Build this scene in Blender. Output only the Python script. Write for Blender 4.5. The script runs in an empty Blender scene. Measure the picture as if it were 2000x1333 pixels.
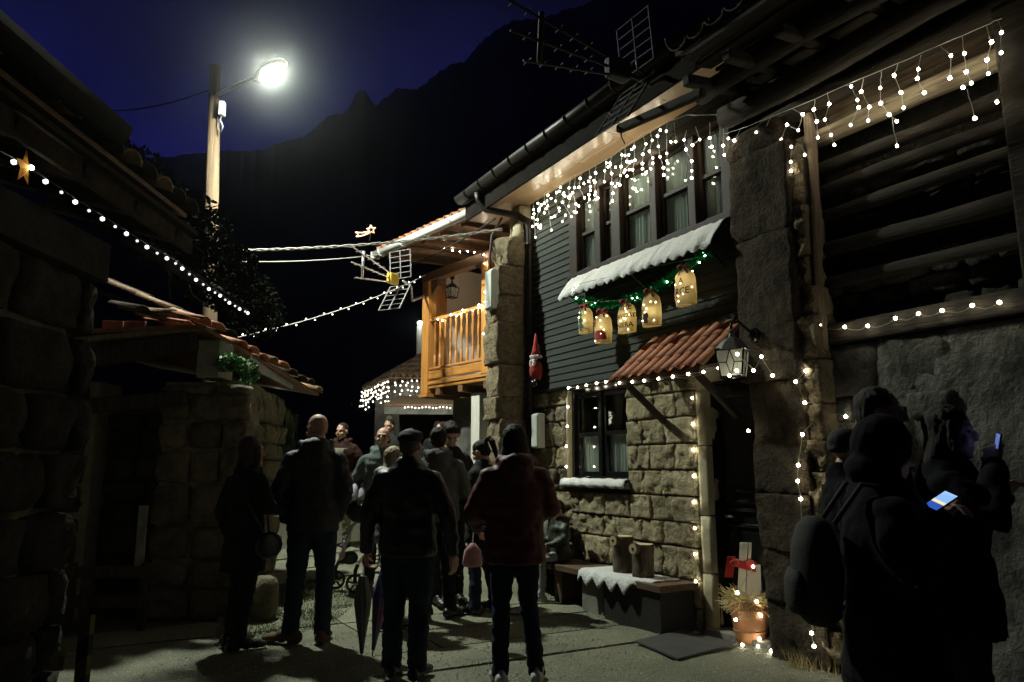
import bpy, bmesh, math, random
from mathutils import Vector, Matrix, noise
R = math.radians
random.seed(7)
SC = bpy.context.scene
COL = SC.collection
# ------------------------------------------------------------------ camera, sky, exposure
F_PX, TILT, EYE = 1450.0, math.atan(248 / 1450), 1.42
cd = bpy.data.cameras.new('camera'); cam = bpy.data.objects.new('camera', cd); COL.objects.link(cam)
cam.location = (0, 0, EYE); cam.rotation_euler = (R(90) + TILT, 0, 0)
cd.sensor_width = 36; cd.lens = F_PX / 2000 * 36; cd.clip_start = .05; cd.clip_end = 4000
SC.camera = cam
w = bpy.data.worlds.new('World'); SC.world = w; w.use_nodes = True
nt = w.node_tree; nt.nodes.clear()
out = nt.nodes.new('ShaderNodeOutputWorld'); bg = nt.nodes.new('ShaderNodeBackground')
tc = nt.nodes.new('ShaderNodeTexCoord'); sep = nt.nodes.new('ShaderNodeSeparateXYZ')
ramp = nt.nodes.new('ShaderNodeValToRGB'); ns = nt.nodes.new('ShaderNodeTexNoise'); mx = nt.nodes.new('ShaderNodeMixRGB')
cr = ramp.color_ramp
cr.elements[0].position = 0.0; cr.elements[0].color = (.006, .006, .075, 1)
cr.elements[1].position = 1.0; cr.elements[1].color = (.0010, .0011, .0035, 1)
for p_, c_ in ((.36, (.0055, .0058, .068)), (.47, (.0042, .0046, .034)), (.56, (.0030, .0033, .016)), (.75, (.0018, .0020, .008))):
    e = cr.elements.new(p_); e.color = (*c_, 1)
nt.links.new(tc.outputs['Generated'], sep.inputs[0]); nt.links.new(sep.outputs['Z'], ramp.inputs[0])
ns.inputs['Scale'].default_value = 3.5; ns.inputs['Detail'].default_value = 5
nt.links.new(tc.outputs['Generated'], ns.inputs['Vector'])
nr = nt.nodes.new('ShaderNodeMapRange'); nr.inputs[1].default_value = .3; nr.inputs[2].default_value = .7
nr.inputs[3].default_value = .35; nr.inputs[4].default_value = 1.3
nt.links.new(ns.outputs[0], nr.inputs[0])
mx.blend_type = 'MULTIPLY'; mx.inputs[0].default_value = 1
nt.links.new(ramp.outputs[0], mx.inputs[1]); nt.links.new(nr.outputs[0], mx.inputs[2])
nt.links.new(mx.outputs[0], bg.inputs[0]); bg.inputs[1].default_value = 1.55
nt.links.new(bg.outputs[0], out.inputs[0])
SC.view_settings.view_transform = 'Standard'; SC.view_settings.look = 'None'
SC.view_settings.exposure = 0; SC.view_settings.gamma = 1; SC.view_settings.use_curve_mapping = False
SC.render.engine = 'CYCLES'
SC.cycles.use_denoising = True; SC.cycles.max_bounces = 6; SC.cycles.diffuse_bounces = 2
SC.cycles.glossy_bounces = 3; SC.cycles.transparent_max_bounces = 12; SC.cycles.sample_clamp_indirect = 4
SC.cycles.caustics_reflective = False; SC.cycles.caustics_refractive = False
LAMP_I, BULB_L = 180.0, 40.0
# ------------------------------------------------------------------ helpers
def V(*a): return Vector(a)
class Frame:
    """a vertical building face: s along it, d out of it, z up"""
    def __init__(s, o, a):
        s.o = Vector(o); s.a = Vector(a).normalized(); s.n = Vector((-s.a.y, s.a.x, 0))
    def p(s, u, d, z): return s.o + s.a * u + s.n * d + Vector((0, 0, z))
    def ang(s): return math.atan2(s.a.y, s.a.x)
def ray(u, v):
    t = TILT
    return V(1, 0, 0) * ((u - 1000) / F_PX) + V(0, -math.sin(t), math.cos(t)) * ((666.5 - v) / F_PX) + V(0, math.cos(t), math.sin(t))
C0 = V(0, 0, EYE)
def on_face(fr, u, v, d=0.0):
    """point of the photograph measured on a real face, as (s, z)"""
    r = ray(u, v); t = ((fr.o + fr.n * d - C0).dot(fr.n)) / r.dot(fr.n); q = C0 + r * t - fr.o
    return q.dot(fr.a), q.z
def at(u, v, y): r = ray(u, v); return C0 + r * (y / r.y)
def gz(x, y):
    t = y - 7.8
    if t <= 0: return 0.0
    if t < .6: return .12 * t * t / 1.2
    g = .12 * (t - .3)
    return g if y < 14 else .12 * 5.9 + .04 * (y - 14)
class MB:
    def __init__(s): s.v = []; s.f = []; s.mi = []
    def add(s, vs, fs, m=0):
        b = len(s.v); s.v += [tuple(x) for x in vs]; s.f += [tuple(b + i for i in f) for f in fs]; s.mi += [m] * len(fs); return s
    def box8(s, p, m=0):
        return s.add(p, [(0, 3, 2, 1), (4, 5, 6, 7), (0, 1, 5, 4), (1, 2, 6, 5), (2, 3, 7, 6), (3, 0, 4, 7)], m)
    def fbox(s, fr, s0, s1, d0, d1, z0, z1, m=0):
        return s.box8([fr.p(s0, d0, z0), fr.p(s1, d0, z0), fr.p(s1, d1, z0), fr.p(s0, d1, z0),
                       fr.p(s0, d0, z1), fr.p(s1, d0, z1), fr.p(s1, d1, z1), fr.p(s0, d1, z1)], m)
    def beam(s, a, b, wx, wz, up=(0, 0, 1), m=0):
        a, b = Vector(a), Vector(b); t = (b - a).normalized(); u = Vector(up); x = t.cross(u).normalized(); z = x.cross(t).normalized()
        P = [q + x * i * wx / 2 + z * j * wz / 2 for q in (a, b) for i, j in ((-1, -1), (1, -1), (1, 1), (-1, 1))]
        return s.box8(P, m)
    def tube(s, pts, rad, n=8, cap=True, m=0, flat=1.0):
        pts = [Vector(p) for p in pts]; k = len(pts)
        if not hasattr(rad, '__len__'): rad = [rad] * k
        vs = []; fs = []; x = None
        for i, p in enumerate(pts):
            t = (pts[min(i + 1, k - 1)] - pts[max(i - 1, 0)])
            if t.length < 1e-9: t = V(0, 0, 1)
            t.normalize()
            if x is None:
                x = t.cross(V(0, 0, 1) if abs(t.z) < .9 else V(0, 1, 0)).normalized()
            else:
                x = (x - t * x.dot(t)).normalized()
            y = t.cross(x)
            for j in range(n):
                a = 2 * math.pi * j / n
                vs.append(p + x * math.cos(a) * rad[i] + y * math.sin(a) * rad[i] * flat)
        for i in range(k - 1):
            for j in range(n):
                fs.append((i * n + j, i * n + (j + 1) % n, (i + 1) * n + (j + 1) % n, (i + 1) * n + j))
        if cap: fs.append(tuple(range(n))[::-1]); fs.append(tuple((k - 1) * n + j for j in range(n)))
        return s.add(vs, fs, m)
    def loft(s, rings, n=16, m=0):
        """rings: (cx, cy, z, rx, ry)"""
        vs = []; fs = []
        for cx, cy, z, rx, ry in rings:
            for j in range(n):
                a = 2 * math.pi * j / n; vs.append((cx + math.cos(a) * rx, cy + math.sin(a) * ry, z))
        k = len(rings)
        for i in range(k - 1):
            for j in range(n):
                fs.append((i * n + j, i * n + (j + 1) % n, (i + 1) * n + (j + 1) % n, (i + 1) * n + j))
        fs.append(tuple(range(n))[::-1]); fs.append(tuple((k - 1) * n + j for j in range(n)))
        return s.add(vs, fs, m)
    def ell(s, c, r, n=12, k=8, rot=None, m=0):
        c = Vector(c); vs = []; fs = []
        for i in range(k + 1):
            th = math.pi * i / k
            for j in range(n):
                a = 2 * math.pi * j / n
                q = V(r[0] * math.sin(th) * math.cos(a), r[1] * math.sin(th) * math.sin(a), -r[2] * math.cos(th))
                vs.append(c + (rot @ q if rot else q))
        for i in range(k):
            for j in range(n):
                fs.append((i * n + j, i * n + (j + 1) % n, (i + 1) * n + (j + 1) % n, (i + 1) * n + j))
        return s.add(vs, fs, m)
    def mesh(s, name, mats=None, smooth=False):
        me = bpy.data.meshes.new(name); me.from_pydata(s.v, [], s.f); me.validate(); me.update()
        for mt in (mats if isinstance(mats, (list, tuple)) else [mats] if mats else []): me.materials.append(mt)
        if any(s.mi) and len(me.polygons) == len(s.mi): me.polygons.foreach_set('material_index', s.mi)
        if smooth: me.polygons.foreach_set('use_smooth', [True] * len(me.polygons))
        return me
    def build(s, name, mats, parent=None, smooth=False, **k):
        return put(name, s.mesh(name, mats, smooth), parent, **k)
def put(name, me, parent=None, mw=None, label=None, cat=None, group=None, kind=None, bevel=0, local=False):
    o = bpy.data.objects.new(name, me); COL.objects.link(o)
    if parent is not None:
        o.parent = parent
        if not local: o.matrix_parent_inverse = world_of(parent).inverted()
    if mw is not None: o.matrix_basis = mw
    tag(o, label, cat, group, kind)
    if bevel:
        b = o.modifiers.new('bevel', 'BEVEL'); b.width = bevel; b.segments = 2; b.limit_method = 'ANGLE'
    return o
def world_of(o):
    m = o.matrix_basis.copy()
    if o.parent: m = world_of(o.parent) @ o.matrix_parent_inverse @ m
    return m
def tag(o, label=None, cat=None, group=None, kind=None):
    for k, v in (('label', label), ('category', cat), ('group', group), ('kind', kind)):
        if v: o[k] = v
    return o
def thing(name, label, cat, loc, group=None):
    o = bpy.data.objects.new(name, None); COL.objects.link(o); o.location = loc; o.empty_display_size = .2
    return tag(o, label, cat, group)
# ------------------------------------------------------------------ materials
def mat(name, c1, c2=None, rough=.8, scale=6, bump=.0, bscale=40, metal=0, spec=.4, stretch=(1, 1, 1), rotz=0,
        coat=0, lo=.35, hi=.65, rnd=.0, specks=None, gloss_var=0, sheen=0, bdist=.02, aniso=0):
    m = bpy.data.materials.new(name); m.use_nodes = True; t = m.node_tree; L = t.links.new; b = t.nodes['Principled BSDF']
    b.inputs['Roughness'].default_value = rough; b.inputs['Metallic'].default_value = metal
    b.inputs['Specular IOR Level'].default_value = spec; b.inputs['Coat Weight'].default_value = coat
    b.inputs['Coat Roughness'].default_value = .12
    if sheen: b.inputs['Sheen Weight'].default_value = sheen
    if aniso:
        b.inputs['Anisotropic'].default_value = aniso; tg = t.nodes.new('ShaderNodeTangent'); tg.direction_type = 'RADIAL'; tg.axis = 'X'; L(tg.outputs[0], b.inputs['Tangent'])
    co = t.nodes.new('ShaderNodeTexCoord'); oi = t.nodes.new('ShaderNodeObjectInfo'); ml = t.nodes.new('ShaderNodeMath')
    ml.operation = 'MULTIPLY'; ml.inputs[1].default_value = 37.0; L(oi.outputs['Random'], ml.inputs[0])
    ad = t.nodes.new('ShaderNodeVectorMath'); ad.operation = 'ADD'; L(co.outputs['Object'], ad.inputs[0]); L(ml.outputs[0], ad.inputs[1])
    mr = t.nodes.new('ShaderNodeMapping'); mr.inputs['Rotation'].default_value = (0, 0, -rotz); L(ad.outputs[0], mr.inputs[0])
    mp = t.nodes.new('ShaderNodeMapping'); mp.inputs['Scale'].default_value = stretch; L(mr.outputs[0], mp.inputs[0])
    n1 = t.nodes.new('ShaderNodeTexNoise'); n1.inputs['Scale'].default_value = scale; n1.inputs['Detail'].default_value = 6
    n1.inputs['Roughness'].default_value = .6; L(mp.outputs[0], n1.inputs['Vector'])
    rg = t.nodes.new('ShaderNodeMapRange'); rg.inputs[1].default_value = lo; rg.inputs[2].default_value = hi; L(n1.outputs[0], rg.inputs[0])
    mc = t.nodes.new('ShaderNodeMixRGB'); mc.inputs[1].default_value = (*c1, 1); mc.inputs[2].default_value = (*(c2 or c1), 1)
    L(rg.outputs[0], mc.inputs[0]); colout = mc.outputs[0]
    if rnd:
        h = t.nodes.new('ShaderNodeMapRange'); h.inputs[3].default_value = 1 - rnd; h.inputs[4].default_value = 1 + rnd; L(oi.outputs['Random'], h.inputs[0])
        mm = t.nodes.new('ShaderNodeMixRGB'); mm.blend_type = 'MULTIPLY'; mm.inputs[0].default_value = 1
        L(colout, mm.inputs[1]); L(h.outputs[0], mm.inputs[2]); colout = mm.outputs[0]
    if specks:
        sc, thr, c3 = specks
        vo = t.nodes.new('ShaderNodeTexNoise'); vo.inputs['Scale'].default_value = sc; vo.inputs['Detail'].default_value = 2; L(ad.outputs[0], vo.inputs['Vector'])
        g = t.nodes.new('ShaderNodeMapRange'); g.inputs[1].default_value = thr; g.inputs[2].default_value = thr + .03; L(vo.outputs[0], g.inputs[0])
        m3 = t.nodes.new('ShaderNodeMixRGB'); L(g.outputs[0], m3.inputs[0]); L(colout, m3.inputs[1]); m3.inputs[2].default_value = (*c3, 1); colout = m3.outputs[0]
    L(colout, b.inputs['Base Color'])
    if gloss_var:
        g = t.nodes.new('ShaderNodeMapRange'); g.inputs[3].default_value = rough - gloss_var; g.inputs[4].default_value = rough + gloss_var
        L(n1.outputs[0], g.inputs[0]); L(g.outputs[0], b.inputs['Roughness'])
    if bump:
        n2 = t.nodes.new('ShaderNodeTexNoise'); n2.inputs['Scale'].default_value = bscale; n2.inputs['Detail'].default_value = 8
        n2.inputs['Roughness'].default_value = .65; L(mp.outputs[0], n2.inputs['Vector'])
        bp = t.nodes.new('ShaderNodeBump'); bp.inputs['Strength'].default_value = bump; bp.inputs['Distance'].default_value = bdist
        L(n2.outputs[0], bp.inputs['Height']); L(bp.outputs[0], b.inputs['Normal'])
        if coat >= 1: L(bp.outputs[0], b.inputs['Coat Normal'])
    return m
def emis(name, c, s):
    m = bpy.data.materials.new(name); m.use_nodes = True; t = m.node_tree; b = t.nodes['Principled BSDF']
    b.inputs['Base Color'].default_value = (.8, .8, .8, 1); b.inputs['Emission Color'].default_value = (*c, 1); b.inputs['Emission Strength'].default_value = s
    return m
def glass_mat():
    m = bpy.data.materials.new('window_glass'); m.use_nodes = True; t = m.node_tree; t.nodes.clear(); L = t.links.new
    o = t.nodes.new('ShaderNodeOutputMaterial'); mi = t.nodes.new('ShaderNodeMixShader'); lw = t.nodes.new('ShaderNodeLayerWeight'); lw.inputs[0].default_value = .5
    pw = t.nodes.new('ShaderNodeMath'); pw.operation = 'POWER'; pw.inputs[1].default_value = 4; L(lw.outputs['Facing'], pw.inputs[0])
    fr = t.nodes.new('ShaderNodeMapRange'); fr.inputs[3].default_value = .05; fr.inputs[4].default_value = .9; L(pw.outputs[0], fr.inputs[0])
    a = t.nodes.new('ShaderNodeBsdfTransparent'); a.inputs[0].default_value = (.85, .88, .86, 1); g = t.nodes.new('ShaderNodeBsdfGlossy'); g.inputs['Roughness'].default_value = .03
    L(fr.outputs[0], mi.inputs[0]); L(a.outputs[0], mi.inputs[1]); L(g.outputs[0], mi.inputs[2]); L(mi.outputs[0], o.inputs[0]); return m
def cloth_glow(name, c, tr=.5):
    m = bpy.data.materials.new(name); m.use_nodes = True; t = m.node_tree; t.nodes.clear(); L = t.links.new
    o = t.nodes.new('ShaderNodeOutputMaterial'); mi = t.nodes.new('ShaderNodeMixShader'); mi.inputs[0].default_value = tr
    a = t.nodes.new('ShaderNodeBsdfDiffuse'); b = t.nodes.new('ShaderNodeBsdfTranslucent')
    for q in (a, b): q.inputs[0].default_value = (*c, 1)
    L(a.outputs[0], mi.inputs[1]); L(b.outputs[0], mi.inputs[2]); L(mi.outputs[0], o.inputs[0]); return m
F1 = Frame((1.735, 6.855, 0), (-.4869, .87346, 0))
F2 = Frame((-.115, 11, 0), (-.63212, .77487, 0))
FL = Frame((-2.70, 0, 0), (0, -1, 0))       # wall of the near left house, out of it is +x
A1 = F1.ang()
M = {}
M['ashlar'] = mat('ashlar_sandstone', (.27, .225, .125), (.42, .36, .225), .95, 9, 1.0, 17, rnd=.25, bdist=.06)
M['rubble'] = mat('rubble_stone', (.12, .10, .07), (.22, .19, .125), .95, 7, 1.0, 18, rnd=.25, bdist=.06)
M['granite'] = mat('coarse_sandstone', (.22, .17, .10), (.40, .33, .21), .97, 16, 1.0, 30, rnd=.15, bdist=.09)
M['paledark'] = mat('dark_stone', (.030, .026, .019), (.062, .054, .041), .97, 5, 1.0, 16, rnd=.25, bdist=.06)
M['mortar'] = mat('lime_mortar', (.16, .14, .10), (.24, .21, .15), .95, 8, .6, 50)
M['darkstone'] = mat('dark_brown_sandstone', (.030, .021, .011), (.085, .060, .030), .98, 12, 1.0, 34, rnd=.08, bdist=.09)  # very dark brown stone for the pillar beside the door
M['barnwall'] = mat('limewashed_barn_stone', (.055, .056, .050), (.14, .138, .12), .97, 4, 1.0, 16, bdist=.05, lo=.38, hi=.62, rnd=.2)
M['plaster'] = mat('old_grey_plaster', (.17, .17, .15), (.29, .28, .24), .95, 3, .5, 30, lo=.4, hi=.6)
M['white'] = mat('white_render', (.80, .78, .74), (.86, .84, .80), .9, 3, .08, 80)
M['siding'] = mat('dark_green_grey_paint', (.036, .042, .038), (.052, .060, .053), .85, 4, .12, 60, spec=.12, stretch=(.3, 3, 3), rotz=A1)
M['dwood'] = mat('dark_stained_wood', (.015, .010, .006), (.030, .019, .012), .55, 10, .15, 40, stretch=(1, 1, .15), spec=.15)
M['black'] = mat('black_gloss_paint', (.007, .007, .007), (.010, .010, .010), .16, 5, .03, 30, spec=.6)
M['varnish'] = mat('varnished_soffit', (.33, .21, .105), (.47, .33, .185), .45, 9, .13, 18, stretch=(.15, 7, 7), rotz=A1, spec=.6, coat=1.0)
M['owood'] = mat('orange_varnished_wood', (.46, .19, .045), (.62, .29, .08), .35, 8, .12, 40, stretch=(2.5, 2.5, .25), coat=.35)
M['owoodh'] = mat('orange_varnished_rail', (.46, .19, .045), (.62, .29, .08), .35, 8, .12, 40, stretch=(.25, 2.5, 2.5), rotz=F2.ang(), coat=.35)
M['gwood'] = mat('weathered_grey_wood', (.17, .135, .085), (.42, .35, .24), .9, 9, .9, 30, stretch=(.22, 2.6, 2.6), rotz=A1)
M['gdark'] = mat('dark_old_wood', (.03, .024, .017), (.075, .06, .043), .95, 9, .9, 30, stretch=(2.6, 2.6, .2))
M['gpost'] = mat('weathered_post_wood', (.14, .105, .07), (.33, .26, .18), .9, 9, .9, 30, stretch=(2.6, 2.6, .2))
M['rafter'] = mat('dark_timber', (.012, .009, .006), (.042, .032, .021), .9, 8, .9, 30, stretch=(.25, 2.4, 2.4), rotz=A1)  # near-black: light falloff below the loft bulbs is put into this colour
M['bwood'] = mat('brown_eave_wood', (.15, .08, .04), (.24, .13, .065), .55, 7, .15, 40, stretch=(.3, 2.5, 2.5), rotz=F2.ang())
M['pole'] = mat('creosoted_pine_pole', (.075, .05, .028), (.15, .10, .058), .9, 7, .8, 30, stretch=(3, 3, .12), lo=.3, hi=.6)
M['darktile'] = mat('shaded_roof_tile', (.03, .02, .014), (.06, .045, .03), .95, 10, .6, 30, rnd=.3)  # darker copy of the tile, the unlit look of eaves put into its colour
M['matte'] = mat('matte_black_wood', (.008, .007, .006), (.014, .012, .01), .95, 6, .2, 30, spec=.05)
M['terra'] = mat('terracotta_tile', (.36, .13, .06), (.48, .20, .10), .75, 7, .3, 40, rnd=.2)
M['oldtile'] = mat('lichened_tile', (.20, .10, .055), (.30, .22, .13), .9, 10, .6, 30, rnd=.3)
M['brickm'] = mat('red_brick', (.11, .035, .02), (.17, .06, .035), .9, 9, .4, 50, rnd=.15)
M['metal'] = mat('galvanised_metal', (.55, .56, .56), (.66, .67, .67), .35, 10, .05, 40, metal=.7)
M['alum'] = mat('aluminium_tube', (.72, .73, .74), None, .3, 10, metal=.8)
M['wgut'] = mat('white_painted_gutter', (.70, .72, .70), (.76, .77, .75), .4, 5, .03, 30)
M['dgut'] = mat('dark_brown_gutter', (.014, .011, .009), (.02, .017, .014), .45, 6, .03, 30, spec=.25)
M['grey'] = mat('grey_plastic_box', (.50, .54, .48), (.58, .61, .55), .5, 5, .04, 40)
M['yellow'] = mat('yellow_plastic', (.75, .52, .05), (.85, .60, .08), .45, 20, .1, 30, specks=(60, .63, (.1, .08, .02)))
M['tube'] = mat('pale_grey_tube', (.55, .56, .57), None, .35, 10)
M['cable'] = mat('white_cable', (.6, .6, .55), None, .5)
M['gcable'] = mat('clear_green_cable', (.38, .38, .28), None, .5)
M['bcable'] = mat('black_cable', (.02, .02, .02), None, .5)
M['snow'] = mat('white_felt_snow', (.72, .74, .72), (.84, .85, .83), .97, 7, .8, 45, sheen=.2, bdist=.03)
M['curtain'] = mat('pale_net_curtain', (.66, .70, .65), (.76, .79, .74), .9, 20, .1, 60, stretch=(4, 4, .3))
M['dark'] = mat('dark_room', (.012, .011, .010), None, .95)
M['pave'] = mat('exposed_aggregate_concrete', (.095, .108, .062), (.23, .225, .15), .72, 1.6, 1.0, 28, specks=(75, .655, (.55, .55, .48)), rnd=.18, bdist=.03, gloss_var=.3, lo=.3, hi=.7)
M['soil'] = mat('ground_soil', (.05, .048, .03), (.08, .075, .045), .95, 5, .8, 40)
M['moss'] = mat('moss_green', (.035, .065, .015), (.075, .11, .03), .95, 14, .6, 40)
M['leaf'] = mat('leaf_green', (.045, .15, .025), (.09, .24, .05), .5, 12, rnd=.2)
M['ivy'] = mat('dark_ivy', (.008, .011, .006), (.02, .024, .012), 1.0, 6, spec=.02)
M['straw'] = mat('dry_straw', (.42, .33, .14), (.55, .45, .22), .8, 10)
M['mount'] = mat('dark_mountain', (.030, .036, .022), (.07, .07, .06), .98, .02, 0, lo=.4, hi=.62)
M['glass'] = glass_mat()
M['bulb'] = emis('warm_bulb_glow', (1, .90, .66), BULB_L)
M['cool'] = emis('cool_bulb_glow', (.96, .96, 1), 2.6)
M['balc'] = emis('balcony_bulb_glow', (1, .90, .70), 150)
M['left'] = emis('faint_bulb_glow', (.9, .9, .95), 1.3)
M['sackglow'] = emis('sack_bulb_glow', (1, .88, .56), 15)
M['dim'] = emis('small_bulb_glow', (1, .92, .75), 7)
M['red'] = mat('red_felt', (.30, .012, .010), (.42, .022, .016), .85, 12, .2, 60, sheen=.2)
M['bag'] = cloth_glow('cream_cotton_bag', (.70, .58, .32), .5)
M['print'] = mat('dark_print_ink', (.03, .015, .015), None, .9)
M['tinsel'] = mat('green_tinsel', (.01, .30, .10), (.03, .45, .18), .25, 30, metal=.6)
M['silver'] = mat('silver_tinsel', (.7, .72, .72), None, .25, metal=.9)
M['rubber'] = mat('black_rubber_mat', (.035, .036, .034), (.055, .056, .052), .8, 6, .35, 160)
M['bark'] = mat('rough_bark', (.05, .038, .026), (.13, .10, .07), .95, 8, 1, 24, stretch=(2, 2, .5))
M['cutwood'] = mat('cut_log_face', (.50, .40, .24), (.60, .48, .30), .8, 14, .1, 30)
M['pot'] = mat('brown_glazed_clay', (.34, .15, .065), (.44, .21, .10), .55, 6, .2, 30)
M['wpaint'] = mat('white_painted_board', (.66, .63, .54), (.72, .70, .62), .6, 6, .1, 40, stretch=(3, 3, .3))
M['hazy'] = mat('yellow_hazard_paint', (.16, .12, .02), (.20, .15, .03), .6, 9, .2, 30)
M['hazk'] = mat('black_hazard_paint', (.015, .015, .014), None, .6)
M['screen'] = emis('phone_screen', (.30, .55, 1), .95)
M['screenlow'] = emis('phone_lower_screen', (.03, .12, .6), .8)
M['screenbar'] = emis('phone_bar', (1, .85, .5), 1.0)
M['screen2'] = emis('dim_phone_screen', (.16, .30, 1), .45)
M['led'] = emis('street_lamp_lens', (.93, 1, .86), LAMP_I / (math.pi * .15 * .085))
M['led2'] = emis('far_lamp_lens', (.93, 1, .92), 60)
M['star'] = emis('orange_neon_tube', (1, .42, .10), 1.6)
M['board'] = mat('dark_bench_timber', (.075, .042, .024), (.13, .08, .048), .6, 8, .3, 30, stretch=(.3, 3, 3), rotz=A1)
M['skin'] = mat('skin', (.50, .30, .215), (.56, .34, .25), .5, 12, .1, 80)
def fab(name, c, rough=.85, spec=.25, bump=.25, b=50, k=1.35): return mat(name, c, tuple(min(1, x * k) for x in c), rough, 9, bump, b, spec=spec)
# ------------------------------------------------------------------ stones
def rock(fr, s0, s1, d0, d1, z0, z1, n=4, rough=.02, seed=0, rnd=.1, freq=5.0, nd=2):
    """one stone: a box whose faces are broken up and whose edges are worn"""
    mb = MB(); cs, cdp, cz = (s0 + s1) / 2, (d0 + d1) / 2, (z0 + z1) / 2; hs, hd, hz = (s1 - s0) / 2, (d1 - d0) / 2, (z1 - z0) / 2
    ix = {}; off = V(seed * 3.17, seed * 1.73, seed * .71)
    def vid(i, j, k, ni, nj, nk):
        key = (i, j, k)
        if key in ix: return ix[key]
        a, b, c = 2 * i / ni - 1, 2 * j / nj - 1, 2 * k / nk - 1
        q = V(a * (1 - rnd * (b * b * .5 + c * c) * .5), b * (1 - rnd * (a * a + c * c) * 1.1), c * (1 - rnd * (b * b * .5 + a * a) * .5))
        p = V(cs + q.x * hs, cdp + q.y * hd, cz + q.z * hz)
        nv = noise.noise_vector(p * freq + off) + .6 * noise.noise_vector(p * freq * 2.7 + off) + .3 * noise.noise_vector(p * freq * 6 + off)
        p = p + V(nv.x * .2, nv.y, nv.z * .2) * rough
        ix[key] = len(mb.v); mb.v.append(tuple(fr.p(p.x, p.y, p.z))); return ix[key]
    ni, nj, nk = n, nd, n
    def face(fn, na, nb):
        for a in range(na):
            for b in range(nb): mb.f.append(tuple(fn(*q) for q in ((a, b), (a + 1, b), (a + 1, b + 1), (a, b + 1)))); mb.mi.append(0)
    g = lambda i, j, k: vid(i, j, k, ni, nj, nk)
    face(lambda a, b: g(a, nj, b), ni, nk); face(lambda a, b: g(nk * 0 + b, 0, a) if False else g(b, 0, a), nk, ni)
    face(lambda a, b: g(0, a, b), nj, nk); face(lambda a, b: g(ni, b, a), nk, nj)
    face(lambda a, b: g(b, a, nk), nj, ni); face(lambda a, b: g(a, b, 0), ni, nj)
    return mb
NR = [0]
def stone(par, fr, s0, s1, d0, d1, z0, z1, m, n=4, rough=.02, rnd=.1, freq=5., nd=2, name='stone'):
    NR[0] += 1
    return rock(fr, s0, s1, d0, d1, z0, z1, n, rough, NR[0], rnd, freq, nd).build(name, m, par, True)
def rubble(par, fr, s0, s1, z0, z1, d, m, hmin=.14, hmax=.28, wmin=.2, wmax=.5, depth=.12, rough=.025, n=3, gap=.02, seed=1, skip=None, rnd=.16):
    rg = random.Random(seed); z = z0
    while z < z1 - .05:
        h = min(rg.uniform(hmin, hmax), z1 - z)
        if z1 - z - h < .08: h = z1 - z
        s = s0
        while s < s1 - .04:
            ww = min(rg.uniform(wmin, wmax), s1 - s)
            if s1 - s - ww < .1: ww = s1 - s
            if not (skip and skip(s + ww / 2, z + h / 2)):
                dj = rg.uniform(-.02, .02)
                stone(par, fr, s + gap / 2, s + ww - gap / 2, d - depth, d + dj, z + gap / 2, z + h - gap / 2 + rg.uniform(-.015, .01), m, n, rough, rnd)
            s += ww
        z += h
# ------------------------------------------------------------------ ground
mb = MB(); xs = [-60, -30, -16, -10, -7] + [-5 + .5 * i for i in range(22)] + [8, 11, 18, 30, 60]; ys = [-60, -25, -10, -4] + [-2 + .5 * i for i in range(52)] + [26, 30, 36, 45, 60]
for y in ys:
    for x in xs: mb.v.append((x, y, gz(x, y) - .05))
for j in range(len(ys) - 1):
    for i in range(len(xs) - 1):
        a = j * len(xs) + i; mb.f.append((a, a + 1, a + 1 + len(xs), a + len(xs)))
mb.build('ground', M['soil'], None, True, kind='structure')
pave = thing('lane_paving', 'concrete lane of long narrow slabs laid across towards the stone house', 'paving', (0, 5, 0)); pave['kind'] = 'structure'
rg = random.Random(3)
s = -5.4
while s < 5.6:
    wd = rg.uniform(.52, .68); d = .0 if s > -.5 else -.0
    dd = -.02
    while dd < 5.6:
        ln = rg.uniform(2.2, 3.8); q = MB(); n1, n2 = 3, 6; tilt = rg.uniform(-.006, .006); dz = rg.uniform(-.006, .006)
        for i in range(n1 + 1):
            for j in range(n2 + 1):
                e = (i in (0, n1)) or (j in (0, n2))
                p = F1.p(s + .008 + (wd - .016) * i / n1, dd + .008 + (ln - .016) * j / n2, 0)
                p.z = gz(p.x, p.y) + dz + tilt * (i - 1.5) - (.012 if e else 0) + .006 * noise.noise(p * 2.2); q.v.append(tuple(p))
        for i in range(n1):
            for j in range(n2):
                a = i * (n2 + 1) + j; q.f.append((a, a + n2 + 1, a + n2 + 2, a + 1))
        b0 = len(q.v)
        ring = [i * (n2 + 1) for i in range(n1 + 1)] + [n1 * (n2 + 1) + j for j in range(1, n2 + 1)] + [i * (n2 + 1) + n2 for i in range(n1 - 1, -1, -1)] + [j for j in range(n2 - 1, 0, -1)]
        for r_ in ring: x, y, z = q.v[r_]; q.v.append((x, y, z - .06))
        for k in range(len(ring)):
            k2 = (k + 1) % len(ring); q.f.append((ring[k], b0 + k, b0 + k2, ring[k2]))
        q.mi = [0] * len(q.f)
        c = F1.p(s + wd / 2, dd + ln / 2, 0)
        if c.x > -3.3 and c.y < 13.5 and c.y > 1.2: q.build('slab', M['pave'], pave)
        dd += ln
    s += wd
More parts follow.
